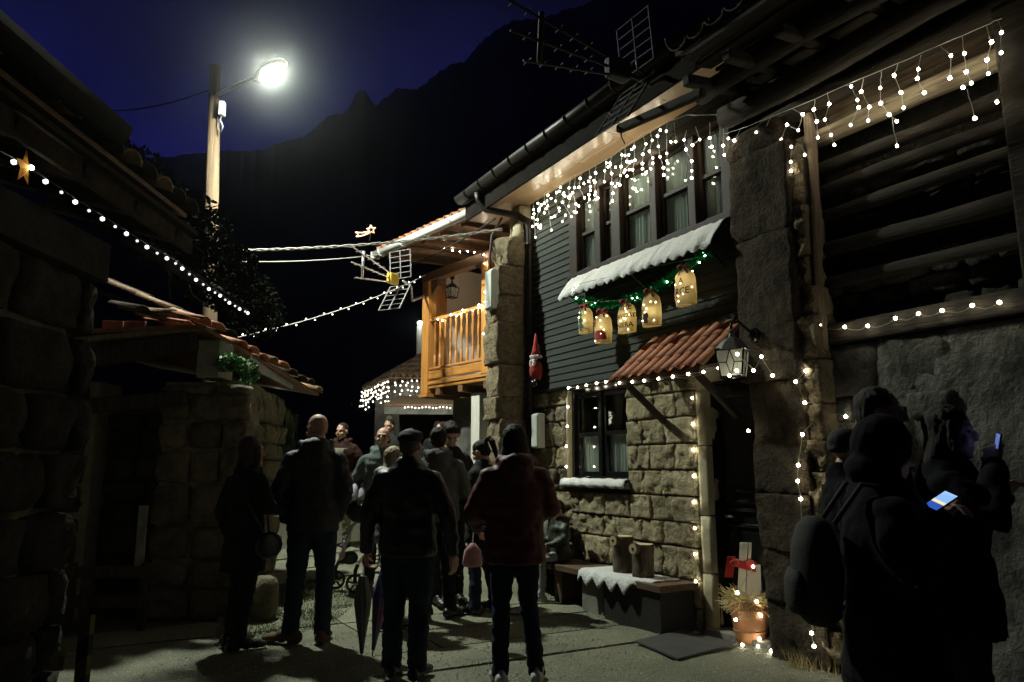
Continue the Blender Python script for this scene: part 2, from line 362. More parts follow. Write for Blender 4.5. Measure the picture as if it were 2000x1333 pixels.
# loose pale grit on the lane
rg = random.Random(77); q = MB()
for i in range(5200):
    x, y = rg.uniform(-2.6, 2.6), 3.6 + 7.5 * rg.random() ** 1.3
    c = V(x, y, gz(x, y) + .004)
    if (c - F1.o).dot(F1.n) < .05: continue
    r = rg.uniform(.003, .009); a = rg.uniform(0, 6.28)
    q.add([c + V(math.cos(a + k * 1.57) * r * rg.uniform(.7, 1.3), math.sin(a + k * 1.57) * r, -.004) for k in range(4)] + [c + V(0, 0, r * .9)], [(0, 1, 4), (1, 2, 4), (2, 3, 4), (3, 0, 4)])
q.build('gravel', mat('pale_grit', (.22, .22, .18), (.55, .55, .48), .9, 60, rnd=0), None, label='pale grit scattered over the concrete lane', cat='grit', kind='stuff')
# moss and grass along the left wall
def grass(name, label, cx, cy, rx, ry, n, hmin, hmax, m, seed=5, kind='stuff', zf=gz, cat='grass'):
    rg = random.Random(seed); q = MB()
    for i in range(n):
        a = rg.uniform(0, 6.283); r = math.sqrt(rg.random()); x, y = cx + rx * r * math.cos(a), cy + ry * r * math.sin(a)
        z = zf(x, y); h = rg.uniform(hmin, hmax); b = rg.uniform(0, 6.283); t = V(math.cos(b), math.sin(b), 0)
        p = V(x, y, z - .01); l = V(rg.uniform(-1, 1), rg.uniform(-1, 1), 0) * h * .5
        q.add([p - t * .004, p + t * .004, p + l + V(0, 0, h)], [(0, 1, 2)])
    return q.build(name, m, None, label=label, cat=cat, kind=kind)
M['gblade'] = mat('grass_blade', (.06, .12, .025), (.11, .18, .05), .7, 6)
grass('grass', 'short green grass and moss growing between wall foot and lane', -2.2, 7.9, .55, 1.5, 9000, .01, .04, M['gblade'])
grass('grass', 'dry scrappy grass at the foot of the rough stone column', 2.35, 5.75, .35, .25, 500, .04, .14, M['straw'], 8)
# ------------------------------------------------------------------ mountain ring
RIDGE = [(-300, 300), (0, 330), (200, 330), (300, 310), (380, 300), (470, 293), (520, 292), (560, 275), (600, 262), (640, 230), (680, 215), (697, 180), (713, 182), (735, 205), (760, 186), (775, 170), (790, 178), (820, 170), (850, 150), (880, 125), (905, 122), (930, 92), (960, 66), (1000, 40), (1060, 35), (1100, 22), (1150, 5), (1200, -30), (1300, -60), (1500, -110), (2000, -170), (2300, -160)]
prof = []
for u, v in RIDGE:
    r = ray(u, v); prof.append((math.atan2(r.x, r.y), math.atan2(r.z, math.hypot(r.x, r.y))))
def ridge(az):
    if az <= prof[0][0] or az >= prof[-1][0]:
        e0 = prof[0][1] if az <= prof[0][0] else prof[-1][1]; dst = min(abs(az - prof[0][0]), abs(az - prof[-1][0])); k = min(1, dst / .6)
        return e0 * (1 - k) + k * (R(24) + R(4) * noise.noise(V(az * 3, 0, 5)))
    for (a, e), (b, f) in zip(prof, prof[1:]):
        if a <= az <= b: return e + (f - e) * (az - a) / (b - a)
mb = MB(); NA, NRR = 2400, 14
for i in range(NA):
    az = -math.pi + 2 * math.pi * i / NA; e0_ = ridge(az); e = e0_ + R(.18) * noise.noise(V(math.cos(az) * 40, math.sin(az) * 40, 3)) + R(.16) * noise.noise(V(math.cos(az) * 110, math.sin(az) * 110, 9)) + R(.16) * noise.noise(V(math.cos(az) * 290, math.sin(az) * 290, 2))
    for k in range(NRR + 1):
        f = k / NRR; rr = 70 + 290 * f; h = EYE + math.tan(e0_ + (e - e0_) * max(0, f * 8 - 7)) * 360 * (.16 * f + .84 * f ** 2.2) - 3 * (1 - f)
        if 0 < k < NRR: h += 9 * f * noise.noise(V(math.sin(az) * rr * .03, math.cos(az) * rr * .03, 0))
        mb.v.append((math.sin(az) * rr, math.cos(az) * rr, h))
for i in range(NA):
    for k in range(NRR):
        a = i * (NRR + 1) + k; b = ((i + 1) % NA) * (NRR + 1) + k; mb.f.append((a, b, b + 1, a + 1))
mb.mi = [0] * len(mb.f)
mb.build('mountains', M['mount'], None, True, kind='structure')
# outer ground between village and mountains
mb = MB()
for rr, z in ((40, -.2), (75, -2.5)):
    for i in range(48): a = 2 * math.pi * i / 48; mb.v.append((math.cos(a) * rr, math.sin(a) * rr, z + (1.0 if math.sin(a) > .2 else 0)))
for i in range(48): mb.f.append((i, (i + 1) % 48, 48 + (i + 1) % 48, 48 + i))
mb.mi = [0] * len(mb.f); mb.build('terrain', M['moss'], None, kind='structure')
# ------------------------------------------------------------------ HOUSE 1
H = thing('stone_house', 'stone house with dark boarded upper storey, wide eaves and lit window', 'house', F1.p(0, 0, 0))
cw = MB()
for s0, s1, z0, z1 in ((2.2, 3.3, -.3, 2.36), (-.02, 1.1, -.3, 2.36), (1.1, 2.2, -.3, 1.27), (1.1, 2.2, 2.33, 2.36), (-.72, -.02, 2.2, 2.36)):
    cw.fbox(F1, s0, s1, -.36, -.055, z0, z1)
cw.build('wall', M['mortar'], H)
hb = MB(); hb.fbox(F1, -.62, 3.4, -5, -.40, -.3, 4.9); hb.build('house_core', M['dark'], H)
rows = [(2.14, 2.355, [1.085, .955, None, .93, .66, .38, .03]), (1.90, 2.14, [1.09, .64, .32, .03]), (1.65, 1.90, [1.09, .83, .49, .03]),
        (1.40, 1.65, [1.09, .93, .72, .35, .03]), (1.16, 1.40, [1.09, .83, .55, .03]), (.92, 1.16, [2.14, 1.97, 1.5, 1.05, .72, .4, .03]),
        (.70, .92, [2.12, 1.84, 1.53, 1.29, .86, .56, .06]), (.41, .70, [2.1, 1.86, 1.43, 1.23, .91, .58, .38, .06]),
        (.18, .41, [2.12, 1.7, 1.2, .8, .45, .06]), (-.06, .18, [2.12, 1.8, 1.35, .9, .5, .06])]
for z0, z1, js in rows:
    prev = None
    for x in js:
        if x is not None and prev is not None:
            stone(H, F1, x + .007, prev - .007, -.12, .012 + random.uniform(-.006, .018), z0 + .008, z1 - .007, M['ashlar'], 10, .030, .022, 9.5, 2)
        prev = x
# quoins and rougher stones between window and rough pillar
z = -.06; rg = random.Random(12); k = 0
while z < 2.34:
    h = min(rg.uniform(.18, .3), 2.355 - z)
    a = rg.uniform(2.42, 2.62); st = [2.14 if z + h < 1.2 else 2.235, a, 2.86 + rg.uniform(-.04, .04), 3.2]
    for a0, a1 in zip(st, st[1:]): stone(H, F1, a0 + .01, a1 - .01, -.12, .0 + rg.uniform(-.01, .03), z + .008, z + h - .008, M['ashlar'] if k % 3 else M['rubble'], 8, .05, .06, 7, 2)
    z += h; k += 1
# smooth dressed jambs
jm = mat('dressed_stone_jamb', (.34, .30, .19), (.42, .38, .25), .85, 6, .4, 40)
zz = -.05
for h in (.55, .5, .62, .58): stone(H, F1, -.10, .025, -.14, .03, zz + .003, zz + h - .003, jm, 4, .006, .03, 4, 2, 'jamb_stone'); zz += h
stone(H, F1, 2.2, 2.235, -.2, .01, 1.2, 2.33, jm, 3, .004, .02, 4, 2, 'jamb_stone')
# door, recessed behind the jamb
D = MB().fbox(F1, -.74, -.10, -.17, -.13, .02, 2.17).build('door', M['black'], H)
for z0, z1 in ((.12, .50), (.58, .88), (1.26, 1.98)):
    MB().fbox(F1, -.68, -.17, -.13, -.118, z0, z1).build('panel', M['black'], D, bevel=.006)
for zc in (.08, .54, .93, 1.06, 1.13, 1.22, 2.05):
    MB().fbox(F1, -.71, -.14, -.129, -.10, zc - .013, zc + .013).build('moulding', M['black'], D, bevel=.008)
MB().tube([F1.p(-.19, -.11, 1.0), F1.p(-.19, -.07, 1.0), F1.p(-.27, -.07, 1.0)], .011, 6).build('handle', M['metal'], D, True)
df = MB().fbox(F1, -.10, -.035, -.18, -.03, 0, 2.2).fbox(F1, -.76, -.1, -.18, -.06, 2.172, 2.24); df.build('door_frame', M['black'], H, bevel=.006)
MB().fbox(F1, -.8, .0, -.3, .06, -.1, .045).build('doorstep', M['plaster'], H, bevel=.01)
# ground floor window
def casement(par, fr, s0, s1, z0, z1, d, fw, ft, m, transom=None, curtain=None, name='window', ft2=.04):
    """frame + panes + curtain of one opening"""
    f = MB()
    for a, b, c, e in ((s0, s0 + fw, z0, z1), (s1 - fw, s1, z0, z1), (s0 + fw, s1 - fw, z0, z0 + fw), (s0 + fw, s1 - fw, z1 - fw, z1)): f.fbox(fr, a, b, d - ft, d, c, e)
    if transom: f.fbox(fr, s0 + fw, s1 - fw, d - ft, d, transom - fw * .45, transom + fw * .45)
    o = f.build(name, m, par, bevel=.004)
    for c, e in ((z0 + fw, transom - fw * .45), (transom + fw * .45, z1 - fw)) if transom else ((z0 + fw, z1 - fw),):
        MB().fbox(fr, s0 + fw + .001, s1 - fw - .001, d - ft * .6, d - ft * .6 + .006, c + .001, e - .001).build('pane', M['glass'], o)
    if curtain:
        for c, e in curtain:
            q = MB(); n = 40
            for i in range(n + 1):
                s = s0 + fw * .5 + (s1 - s0 - fw) * i / n; dv = -.07 + .014 * math.sin(i * 1.35) + .008 * noise.noise(V(i * .7, s * 3, 0))
                q.v += [tuple(fr.p(s, d + dv, c)), tuple(fr.p(s, d + dv, e))]
            for i in range(n): q.f.append((2 * i, 2 * i + 2, 2 * i + 3, 2 * i + 1))
            q.mi = [0] * n; q.build('curtain', M['curtain'], o, True)
    return o
wf = MB()
for a, b, c, e in ((1.1, 1.15, 1.27, 2.33), (2.15, 2.2, 1.27, 2.33), (1.15, 2.15, 2.27, 2.33), (1.15, 2.15, 1.27, 1.33)): wf.fbox(F1, a, b, -.16, -.045, c, e)
wf.fbox(F1, 1.625, 1.675, -.16, -.06, 1.33, 2.27); wf.build('window_frame', M['black'], H, bevel=.006)
casement(H, F1, 1.152, 1.623, 1.332, 2.268, -.085, .05, .04, M['black'], 1.80, [(1.34, 1.80)])
casement(H, F1, 1.677, 2.148, 1.332, 2.268, -.085, .05, .04, M['black'], 1.80, [(1.34, 1.80)])
MB().fbox(F1, 1.06, 2.24, -.08, .06, 1.205, 1.268).build('window_sill', M['plaster'], H, bevel=.01)
q = MB(); nu = 60
for i in range(nu + 1):
    s = 2.25 - 1.19 * i / nu; zz = .014 * noise.noise(V(s * 9, 0, 3)); drop = .045 + .03 * noise.noise(V(s * 7, 4, 0)) + .012 * abs(math.sin(s * 16))
    for d, z in ((-.04, 1.285 + zz), (.03, 1.30 + zz), (.075, 1.285 + zz), (.088, 1.25), (.086, 1.268 - drop)): q.v.append(tuple(F1.p(s, d + .01 * noise.noise(V(s * 11, d * 9, 1)), z)))
for i in range(nu):
    for j in range(4): a = i * 5 + j; q.f.append((a, a + 5, a + 6, a + 1))
q.mi = [0] * len(q.f); o = q.build('sill_snow', M['snow'], None, True, label='strip of white felt snow on the ground floor window sill', cat='felt snow'); sm = o.modifiers.new('thickness', 'SOLIDIFY'); sm.thickness = .008
# upper storey boarding
bk = MB()
for s0, s1, z0, z1 in ((-.62, 2.96, 2.38, 3.6), (2.02, 2.96, 3.6, 4.87), (-.62, 2.02, 4.6, 4.87)): bk.fbox(F1, s0, s1, -.3, .03, z0, z1)
bk.build('upper_wall', M['dark'], H)
z = 2.37
while z < 4.84:
    for s0, s1 in ([(-.62, 2.96)] if z < 3.56 or z > 4.6 else [(2.02, 2.96)]):
        d0, d1 = .052, .040
        MB().box8([F1.p(s0, .031, z), F1.p(s1, .031, z), F1.p(s1, d0, z), F1.p(s0, d0, z), F1.p(s0, .031, z + .078), F1.p(s1, .031, z + .078), F1.p(s1, d1, z + .078), F1.p(s0, d1, z + .078)]).build('siding_plank', M['siding'], H)
    z += .082
MB().fbox(F1, -.62, 3.0, -.1, .075, 2.34, 2.369).build('floor_beam', M['black'], H)
# gallery windows
gw = MB()
for a, b in ((1.99, 1.83), (1.36, 1.47), (1.0, 1.16), (.40, .50), (-.16, -.06), (-.62, -.50)): gw.fbox(F1, min(a, b), max(a, b), -.12, .10, 3.62, 4.6)
for z0, z1, e in ((3.60, 3.66, .13), (4.56, 4.64, .11)): gw.fbox(F1, -.62, 2.0, -.12, e, z0, z1)
gw.build('gallery_frame', M['dwood'], H, bevel=.008)
for s0, s1 in ((1.472, 1.828), (1.162, 1.358), (.502, .998), (-.058, .398), (-.498, -.162)):
    casement(H, F1, s0, s1, 3.662, 4.558, .05, .045, .045, M['dwood'], 4.12, [(3.67, 4.1), (4.14, 4.55)])
# eaves: soffit boards, fascia, gutter, roof
sb = [-.96, -.1, .72, 1.5, 2.3, 3.05, 3.95]
for a, b in zip(sb, sb[1:]):
    MB().fbox(F1, a + .002, b - .002, .0, .245, 4.875, 4.90).build('soffit_board', M['varnish'], H, bevel=.004)
    MB().fbox(F1, a + .002, b - .002, .249, .495, 4.875, 4.90).build('soffit_board', M['varnish'], H, bevel=.004)
MB().fbox(F1, -.95, 3.98, .497, .525, 4.86, 5.10).build('fascia_board', M['matte'], H)
M['dk'] = M['darktile']
rf = MB().box8([F1.p(-.95, .56, 5.11), F1.p(4.0, .56, 5.11), F1.p(4.0, .56, 5.19), F1.p(-.95, .56, 5.19), F1.p(-.95, -4, 6.9), F1.p(4.0, -4, 6.9), F1.p(4.0, -4, 6.98), F1.p(-.95, -4, 6.98)])
roof1 = rf.build('roof', M['darktile'], H)
tl = MB(); n = 7
for i in range(n + 1):
    a = math.pi * i / n; tl.v += [(math.cos(a) * .095, 0, math.sin(a) * .06), (math.cos(a) * .075, .42, math.sin(a) * .05), (math.cos(a) * .08, 0, math.sin(a) * .048), (math.cos(a) * .062, .42, math.sin(a) * .038)]
for i in range(n):
    a = 4 * i; tl.f += [(a, a + 1, a + 5, a + 4), (a + 2, a + 6, a + 7, a + 3), (a, a + 4, a + 6, a + 2), (a + 1, a + 3, a + 7, a + 5)]
tl.mi = [0] * len(tl.f); TILE = tl.mesh('roof_tile', M['terra'], True); TILEO = tl.mesh('old_roof_tile', M['oldtile'], True); TILED = tl.mesh('shaded_roof_tile', M['darktile'], True)
def lay_tile(par, pos, across, upslope, me, sc=1.0, jit=0.0, name='roof_tile', rg=random):
    x = Vector(across).normalized(); y = Vector(upslope).normalized(); y = (y - x * y.dot(x)).normalized(); zv = x.cross(y)
    m = Matrix((x, y, zv)).transposed().to_4x4()
    if jit: m = m @ Matrix.Rotation(rg.uniform(-jit, jit), 4, 'Z') @ Matrix.Rotation(rg.uniform(-jit, jit) * .4, 4, 'X')
    m = Matrix.Translation(pos) @ m @ Matrix.Scale(sc, 4)
    return put(name, me, par, m)
up1 = (F1.p(0, -4, 6.98) - F1.p(0, .56, 5.19)).normalized()
for i in range(24):
    lay_tile(roof1, F1.p(-.85 + .2 * i, .60, 5.185), F1.a, up1, TILED, 1.05, .03)
gt = MB(); n = 8; P = []
for s in (-.95, 4.02):
    for i in range(n + 1): a = math.pi * i / n; P.append(F1.p(s, .60 + .085 * math.cos(a), 5.20 - .095 * math.sin(a)))
    for i in range(n + 1): a = math.pi * i / n; P.append(F1.p(s, .60 + .078 * math.cos(a), 5.203 - .088 * math.sin(a)))
q = 2 * (n + 1); gt.v = [tuple(p) for p in P]
for i in range(n): gt.f += [(i, i + 1, q + i + 1, q + i), (n + 1 + i, q + n + 1 + i, q + n + 2 + i, n + 2 + i), (i, n + 1 + i, n + 2 + i, i + 1), (q + i, q + i + 1, q + n + 2 + i, q + n + 1 + i)]
gt.f += [(0, q, q + n + 1, n + 1), (n, 2 * n + 1, q + 2 * n + 1, q + n)]
gt.mi = [0] * len(gt.f); GUT = gt.build('gutter', M['dgut'], H, True)
s = -.5
while s < 4:
    b = MB()
    b.tube([F1.p(s, .60 + .092 * math.cos(a), 5.20 - .10 * math.sin(a)) for a in [math.pi * i / 8 for i in range(9)]], .012, 5); b.build('bracket', M['dgut'], GUT); s += .42
pp = [F1.p(3.45, .6, 5.1), F1.p(3.45, .58, 5.0), F1.p(3.40, .5, 4.86), F1.p(3.05, .2, 4.72), F1.p(2.93, .12, 4.62), F1.p(2.92, .1, 4.5), F1.p(2.92, .1, 3.2), F1.p(2.92, .1, .1)]
dp = MB().tube(pp, .045, 10).build('downpipe', M['dgut'], H, True)
for z in (4.3, 3.1, 2.1, 1.0): MB().tube([F1.p(2.92, .1, z - .02), F1.p(2.92, .1, z + .02)], .052, 10).build('clamp', M['dgut'], dp, True)
# rough pillars (party walls) either side
def pillar(s0, s1, d1, segs, m, taper=0, corb=None, seed=3):
    rg = random.Random(seed)
    for z0, z1 in segs:
        e = taper * (1 - z0 / 4.5); xj = rg.uniform(-.03, .03)
        stone(H, F1, s0 - e + xj, s1 - e * 1.6 + rg.uniform(-.02, .03), -.2, d1 + rg.uniform(-.02, .03), z0 - .004, z1 + .004, m, 14, .032, .03, 5, 6, 'pillar_stone')
pillar(2.99, 3.36, .52, [(-.1, .4), (.4, .8), (.8, 1.3), (1.3, 1.62), (1.62, 2.02), (2.02, 2.3), (2.3, 2.72), (2.72, 3.25), (3.25, 3.62), (3.62, 4.0)], M['granite'], .0, seed=4)
stone(H, F1, 2.97, 3.36, -.2, .44, 4.0, 4.42, M['granite'], 11, .06, .12, 5, 6, 'pillar_stone')
stone(H, F1, 3.0, 3.30, -.2, .20, 4.42, 4.87, jm, 6, .02, .06, 5, 3, 'pillar_stone')
pillar(-1.24, -.60, .21, [(-.1, .42), (.42, .80), (.80, 1.22), (1.22, 2.1), (2.1, 3.3), (3.3, 4.05)], M['darkstone'], .15, seed=9)
stone(H, F1, -1.2, -.62, -.2, .16, 4.06, 4.3, M['darkstone'], 8, .03, .08, 5, 4, 'pillar_stone')
rg = random.Random(14); z = .05  # lighter stones down the right edge: glow of the climbing lights put into colour
while z < 3.9:
    h = rg.uniform(.2, .42); wv_ = rg.uniform(-.03, .03); lean_ = -.12 * (1 - z / 4)
    stone(H, F1, -1.37 + lean_ + wv_, -1.22 + lean_, -.1, .15 + rg.uniform(-.03, .05), z, min(z + h, 4.0), M['granite'], 9, .05, .06, 7, 4, 'pillar_stone'); z += h
# tiled porch canopy with struts
CAN = MB().box8([F1.p(.57, .0, 2.64), F1.p(-.57, .0, 2.64), F1.p(-.57, .0, 2.67), F1.p(.57, .0, 2.67), F1.p(.57, .52, 2.22), F1.p(-.57, .52, 2.22), F1.p(-.57, .52, 2.25), F1.p(.57, .52, 2.25)]).build('porch_canopy', M['dwood'], H)
upc = (F1.p(0, 0, 2.67) - F1.p(0, .52, 2.25)).normalized()
for r_ in range(3):
    for i in range(9):
        f = r_ * .325; base = F1.p(.54 - .142 * i, .57 - .565 * f, 2.245 + .46 * f)
        lay_tile(CAN, base, -F1.a, upc, TILE, .72, .015)
        if i < 8:   # channel tiles lying on their backs between the covers
            lay_tile(CAN, F1.p(.54 - .142 * i - .071, .55 - .565 * f, 2.275 + .46 * f - .0), F1.a, upc, TILE, .66, .01) if False else None
for s in (.47, -.48): MB().beam(F1.p(s, .48, 2.21), F1.p(s, .02, 1.86), .05, .06, up=F1.a).build('strut', M['dwood'], H, bevel=.006)
MB().beam(F1.p(.56, .50, 2.205), F1.p(-.56, .50, 2.205), .05, .05).build('canopy_beam', M['dwood'], H, bevel=.006)
# boxes on the wall
def cabinet(label, fr, s, d, z, ws, hd, hz, m):
    t = thing('meter_box', label, 'utility box', fr.p(s, d, z))
    MB().fbox(fr, s - ws / 2, s + ws / 2, d, d + hd, z, z + hz).build('box', m, t, bevel=.012)
    MB().fbox(fr, s - ws / 2 + .012, s + ws / 2 - .012, d + hd - .002, d + hd + .012, z + .015, z + hz - .015).build('cover', m, t, bevel=.008)
    MB().tube([fr.p(s, d + hd + .01, z + hz * .5), fr.p(s, d + hd + .018, z + hz * .5)], .008, 6).build('lock', M['metal'], t)
    return t
cabinet('pale meter box beside the downpipe above the red jacket', F1, 2.72, .05, 1.66, .16, .10, .42, M['grey'])
cabinet('grey junction box strapped high on the rough stone pillar', F1, 3.12, .46, 3.42, .2, .13, .52, M['grey'])
MB().tube([F1.p(3.2, .47, 3.42), F1.p(3.18, .48, 3.2), F1.p(3.25, .47, 3.0), F1.p(3.15, .46, 2.85), F1.p(3.16, .44, 2.8)], .012, 6).build('loose_cable', M['bcable'], None, True, label='black cable looping down from the high junction box', cat='cable')
MB().tube([F1.p(3.28, .47, 3.94), F1.p(3.33, .47, 4.2), F1.p(3.36, .42, 4.5), F1.p(3.3, .3, 4.75)], .014, 6).build('loose_cable', M['bcable'], None, True, label='black cable climbing from junction box up to the eaves', cat='cable')
M['lboard'] = mat('brown_loft_board', (.05, .034, .02), (.15, .105, .065), .9, 8, .8, 30, stretch=(.25, 2.5, 2.5), rotz=A1)
# ------------------------------------------------------------------ BARN right of the pillar
B = thing('timber_barn', 'old stone barn with open timbered loft and sagging log eaves', 'barn', F1.p(-2.2, 0, 0))
MB().fbox(F1, -6.0, -1.2, -4, -.42, -.1, 3.9).build('barn_core', M['dark'], B)
MB().fbox(F1, -6.0, -1.25, -.4, -.022, -.1, 2.33).build('wall', M['barnwall'], B)
rubble(B, F1, -2.35, -1.25, -.05, 2.33, .012, M['barnwall'], .16, .34, .22, .55, .1, .03, 6, .012, 21, None, .07)
q = MB(); n1, n2 = 110, 60
for i in range(n1 + 1):
    s = -1.25 - 4.75 * i / n1
    for j in range(n2 + 1):
        z = -.1 + 2.42 * j / n2; p = V(s, z, 0)
        k = noise.noise(p * 2.3) * .030 + noise.noise(p * 7) * .014 + noise.noise(p * 19) * .006
        q.v.append(tuple(F1.p(s, -.010 + k * min(1, .35 + max(0, -1.7 - s) * 1.1) + (.012 if s < -2.2 else 0), z)))
for i in range(n1):
    for j in range(n2): a = i * (n2 + 1) + j; q.f.append((a, a + 1, a + n2 + 2, a + n2 + 1))
q.mi = [0] * len(q.f); q.build('plaster_skin', M['barnwall'], B, True)
MB().fbox(F1, -6.0, -1.25, -.40, -.33, 2.5, 4.7).build('loft_back_wall', M['paledark'], B)
for i in range(3): MB().fbox(F1, -6.0, -1.27, -.12 - .015 * (i % 2), -.09 - .015 * (i % 2), 4.06 + .165 * i, 4.215 + .165 * i).build('loft_board', M['lboard'], B, bevel=.008)
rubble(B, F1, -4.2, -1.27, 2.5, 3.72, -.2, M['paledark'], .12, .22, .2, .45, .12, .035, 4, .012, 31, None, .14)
def log(par, s0, s1, d, z0, z1, r, m, seed, name='log_beam', n=14, wob=.03, flat=1.0):
    P = []; RR = []
    for i in range(n + 1):
        f = i / n; q = F1.p(s0 + (s1 - s0) * f, d, z0 + (z1 - z0) * f)
        nv = noise.noise_vector(V(f * 2.6 + seed * 7.3, seed * 1.1, 0)); P.append(q + V(nv.x * wob * .5, nv.y * wob * .5, nv.z * wob)); RR.append(r * (1 + .22 * noise.noise(V(f * 7, seed * 3.1, 2))))
    mb = MB().tube(P, RR, 10, True, flat=flat)
    for i in range(len(mb.v)):
        p = Vector(mb.v[i]); nv = noise.noise_vector(p * 9); mb.v[i] = tuple(p + nv * r * .12)
    return mb.build(name, m, par, True)
log(B, -1.25, -6, -.03, 4.02, 4.00, .075, M['gwood'], 1, flat=1)  # bulb light put into the colour: paler wood than the logs below
log(B, -1.25, -6, -.08, 3.80, 3.72, .06, M['rafter'], 2)
log(B, -1.25, -6, -.08, 3.60, 3.55, .05, M['rafter'], 3)
log(B, -1.25, -6, -.10, 3.40, 3.38, .05, M['rafter'], 4, wob=.06)
log(B, -1.25, -6, -.10, 3.12, 3.06, .06, M['rafter'], 5, wob=.06)
log(B, -1.25, -6, -.10, 2.84, 2.82, .05, M['rafter'], 6)
bb = MB().fbox(F1, -6, -1.27, -.3, .05, 2.34, 2.50).build('sill_beam', M['rafter'], B, bevel=.02)
P = [F1.p(-1.43 + .02 * math.sin(z * 3), .06, z) for z in [2.3 + i * .12 for i in range(17)]]
MB().tube(P, [.04 + .008 * math.sin(i) for i in range(17)], 8).build('post', M['gpost'], B, True)
MB().fbox(F1, -3.12, -2.86, -.2, .10, -.1, 4.3).build('post', M['rafter'], B, bevel=.02)
# eaves of the barn: wall plate, purlins, rafters and boards, all roughly hewn
log(B, -.95, -6, .02, 4.33, 4.30, .085, M['rafter'], 7, 'wall_plate', wob=.05)
log(B, -.80, -6, .34, 4.42, 4.33, .10, M['rafter'], 8, 'purlin', wob=.08)
log(B, -.86, -6, .66, 4.46, 4.34, .085, M['rafter'], 9, 'purlin', wob=.10)
rg = random.Random(5)
for i in range(11):
    s = -1.08 - .42 * i + rg.uniform(-.06, .06)
    MB().beam(F1.p(s, -.2, 4.56 + rg.uniform(-.02, .02)), F1.p(s + rg.uniform(-.08, .08), .92 + rg.uniform(-.05, .05), 4.46 + rg.uniform(-.03, .03)), .085, .09, up=F1.a).build('rafter', M['rafter'], B, bevel=.015)
for i in range(7):
    d = -.2 + .18 * i; sj = rg.uniform(-.1, .12)
    MB().box8([F1.p(-6, d + .005, 4.63), F1.p(-.98 - abs(sj), d + .005, 4.63), F1.p(-.98 - abs(sj), d + .17, 4.60), F1.p(-6, d + .17, 4.60), F1.p(-6, d + .005, 4.66), F1.p(-.98 - abs(sj), d + .005, 4.66), F1.p(-.98 - abs(sj), d + .17, 4.63), F1.p(-6, d + .17, 4.63)]).build('roof_board', M['rafter'], B)
rb = MB().box8([F1.p(-6, 1.05, 4.66), F1.p(-1.0, 1.05, 4.66), F1.p(-1.0, 1.05, 4.73), F1.p(-6, 1.05, 4.73), F1.p(-6, -4, 6.5), F1.p(-1.0, -4, 6.5), F1.p(-1.0, -4, 6.57), F1.p(-6, -4, 6.57)]).build('roof', M['darktile'], B)
upb = (F1.p(0, -4, 6.57) - F1.p(0, 1.05, 4.73)).normalized()
for i in range(24): lay_tile(rb, F1.p(-1.08 - .2 * i, 1.10, 4.735), F1.a, upb, TILED, 1.05, .04)
# carved beam end hanging under the eave
MB().beam(F1.p(-1.15, .90, 4.33), F1.p(-.14, .97, 4.42), .07, .08, up=(0, 0, 1)).build('beam_end', M['rafter'], B, bevel=.02)
for a, b in (((-.2, .98, 4.44), (-.05, 1.0, 4.62)), ((-.2, .98, 4.44), (-.24, .98, 4.24))):
    MB().tube([F1.p(*a), F1.p((a[0] + b[0]) / 2 + .03, a[1], (a[2] + b[2]) / 2), F1.p(*b)], .006, 5).build('wire', M['bcable'], B)
# small barred opening at the far right of the barn wall
MB().fbox(F1, -3.9, -2.95, -.02, .045, 2.02, 2.07).build('lintel_board', M['gwood'], B, bevel=.01)

# ------------------------------------------------------------------ HOUSE 2 with the balcony
H2 = thing('balcony_house', 'house with orange varnished wooden balcony and white rendered walls', 'house', F2.p(0, -1, gz(0, 12)))
MB().fbox(F2, -1.3, 2.07, -1.5, -1.2, 2.72, 5.3).build('wall', M['white'], H2)
MB().fbox(F2, 2.08, 2.25, -1.5, -.34, 2.70, 4.95).build('end_wall', M['white'], H2)
MB().fbox(F2, -1.3, 2.05, -1.45, -.5, -.2, 2.60).build('ground_floor_wall', M['plaster'], H2)
MB().fbox(F2, -1.3, 2.24, -5, -1.51, 0, 5.4).build('house_core', M['dark'], H2)
# balcony floor and beams
bal = MB().fbox(F2, -1.2, 2.2, -1.0, .06, 2.80, 2.86).build('balcony', M['owoodh'], H2, bevel=.008)
MB().fbox(F2, -1.2, 2.0, -.02, .05, 2.90, 3.035).build('rim_beam', M['owoodh'], bal, bevel=.01)
MB().fbox(F2, -1.2, 2.0, -.05, .04, 2.74, 2.80).build('rim_beam', M['owoodh'], bal, bevel=.008)
for s in (-.9, -.2, .42, 1.1, 1.75): MB().fbox(F2, s - .06, s + .06, -1.0, .03, 2.62, 2.738).build('joist', M['bwood'], bal, bevel=.008)
MB().fbox(F2, -1.2, 2.0, -.03, .045, 3.06, 3.10).build('bottom_rail', M['owoodh'], bal, bevel=.008)
MB().fbox(F2, -1.2, 2.0, -.035, .05, 3.89, 3.95).build('handrail', M['owoodh'], bal, bevel=.012)
prof_b = [(.030, 3.10), (.030, 3.30), (.016, 3.315), (.030, 3.34), (.018, 3.37), (.024, 3.40), (.016, 3.42), (.022, 3.47), (.036, 3.57), (.030, 3.66), (.018, 3.73), (.028, 3.75), (.017, 3.77), (.030, 3.80), (.030, 3.895)]
bmb = MB(); n = 10; vs = []; fs = []
for r_, z in prof_b:
    for j in range(n): a = 2 * math.pi * j / n; vs.append((math.cos(a) * r_ * .82, math.sin(a) * r_ * .82, z))
for i in range(len(prof_b) - 1):
    for j in range(n): fs.append((i * n + j, i * n + (j + 1) % n, (i + 1) * n + (j + 1) % n, (i + 1) * n + j))
BAL = bmb.add(vs, fs).mesh('baluster', M['owood'], True)
for i in range(20):
    s = 1.88 - .155 * i
    if abs(s - .41) < .11 or s < -1.1: continue
    put('baluster', BAL, bal, Matrix.Translation(F2.p(s, .005, 0)))
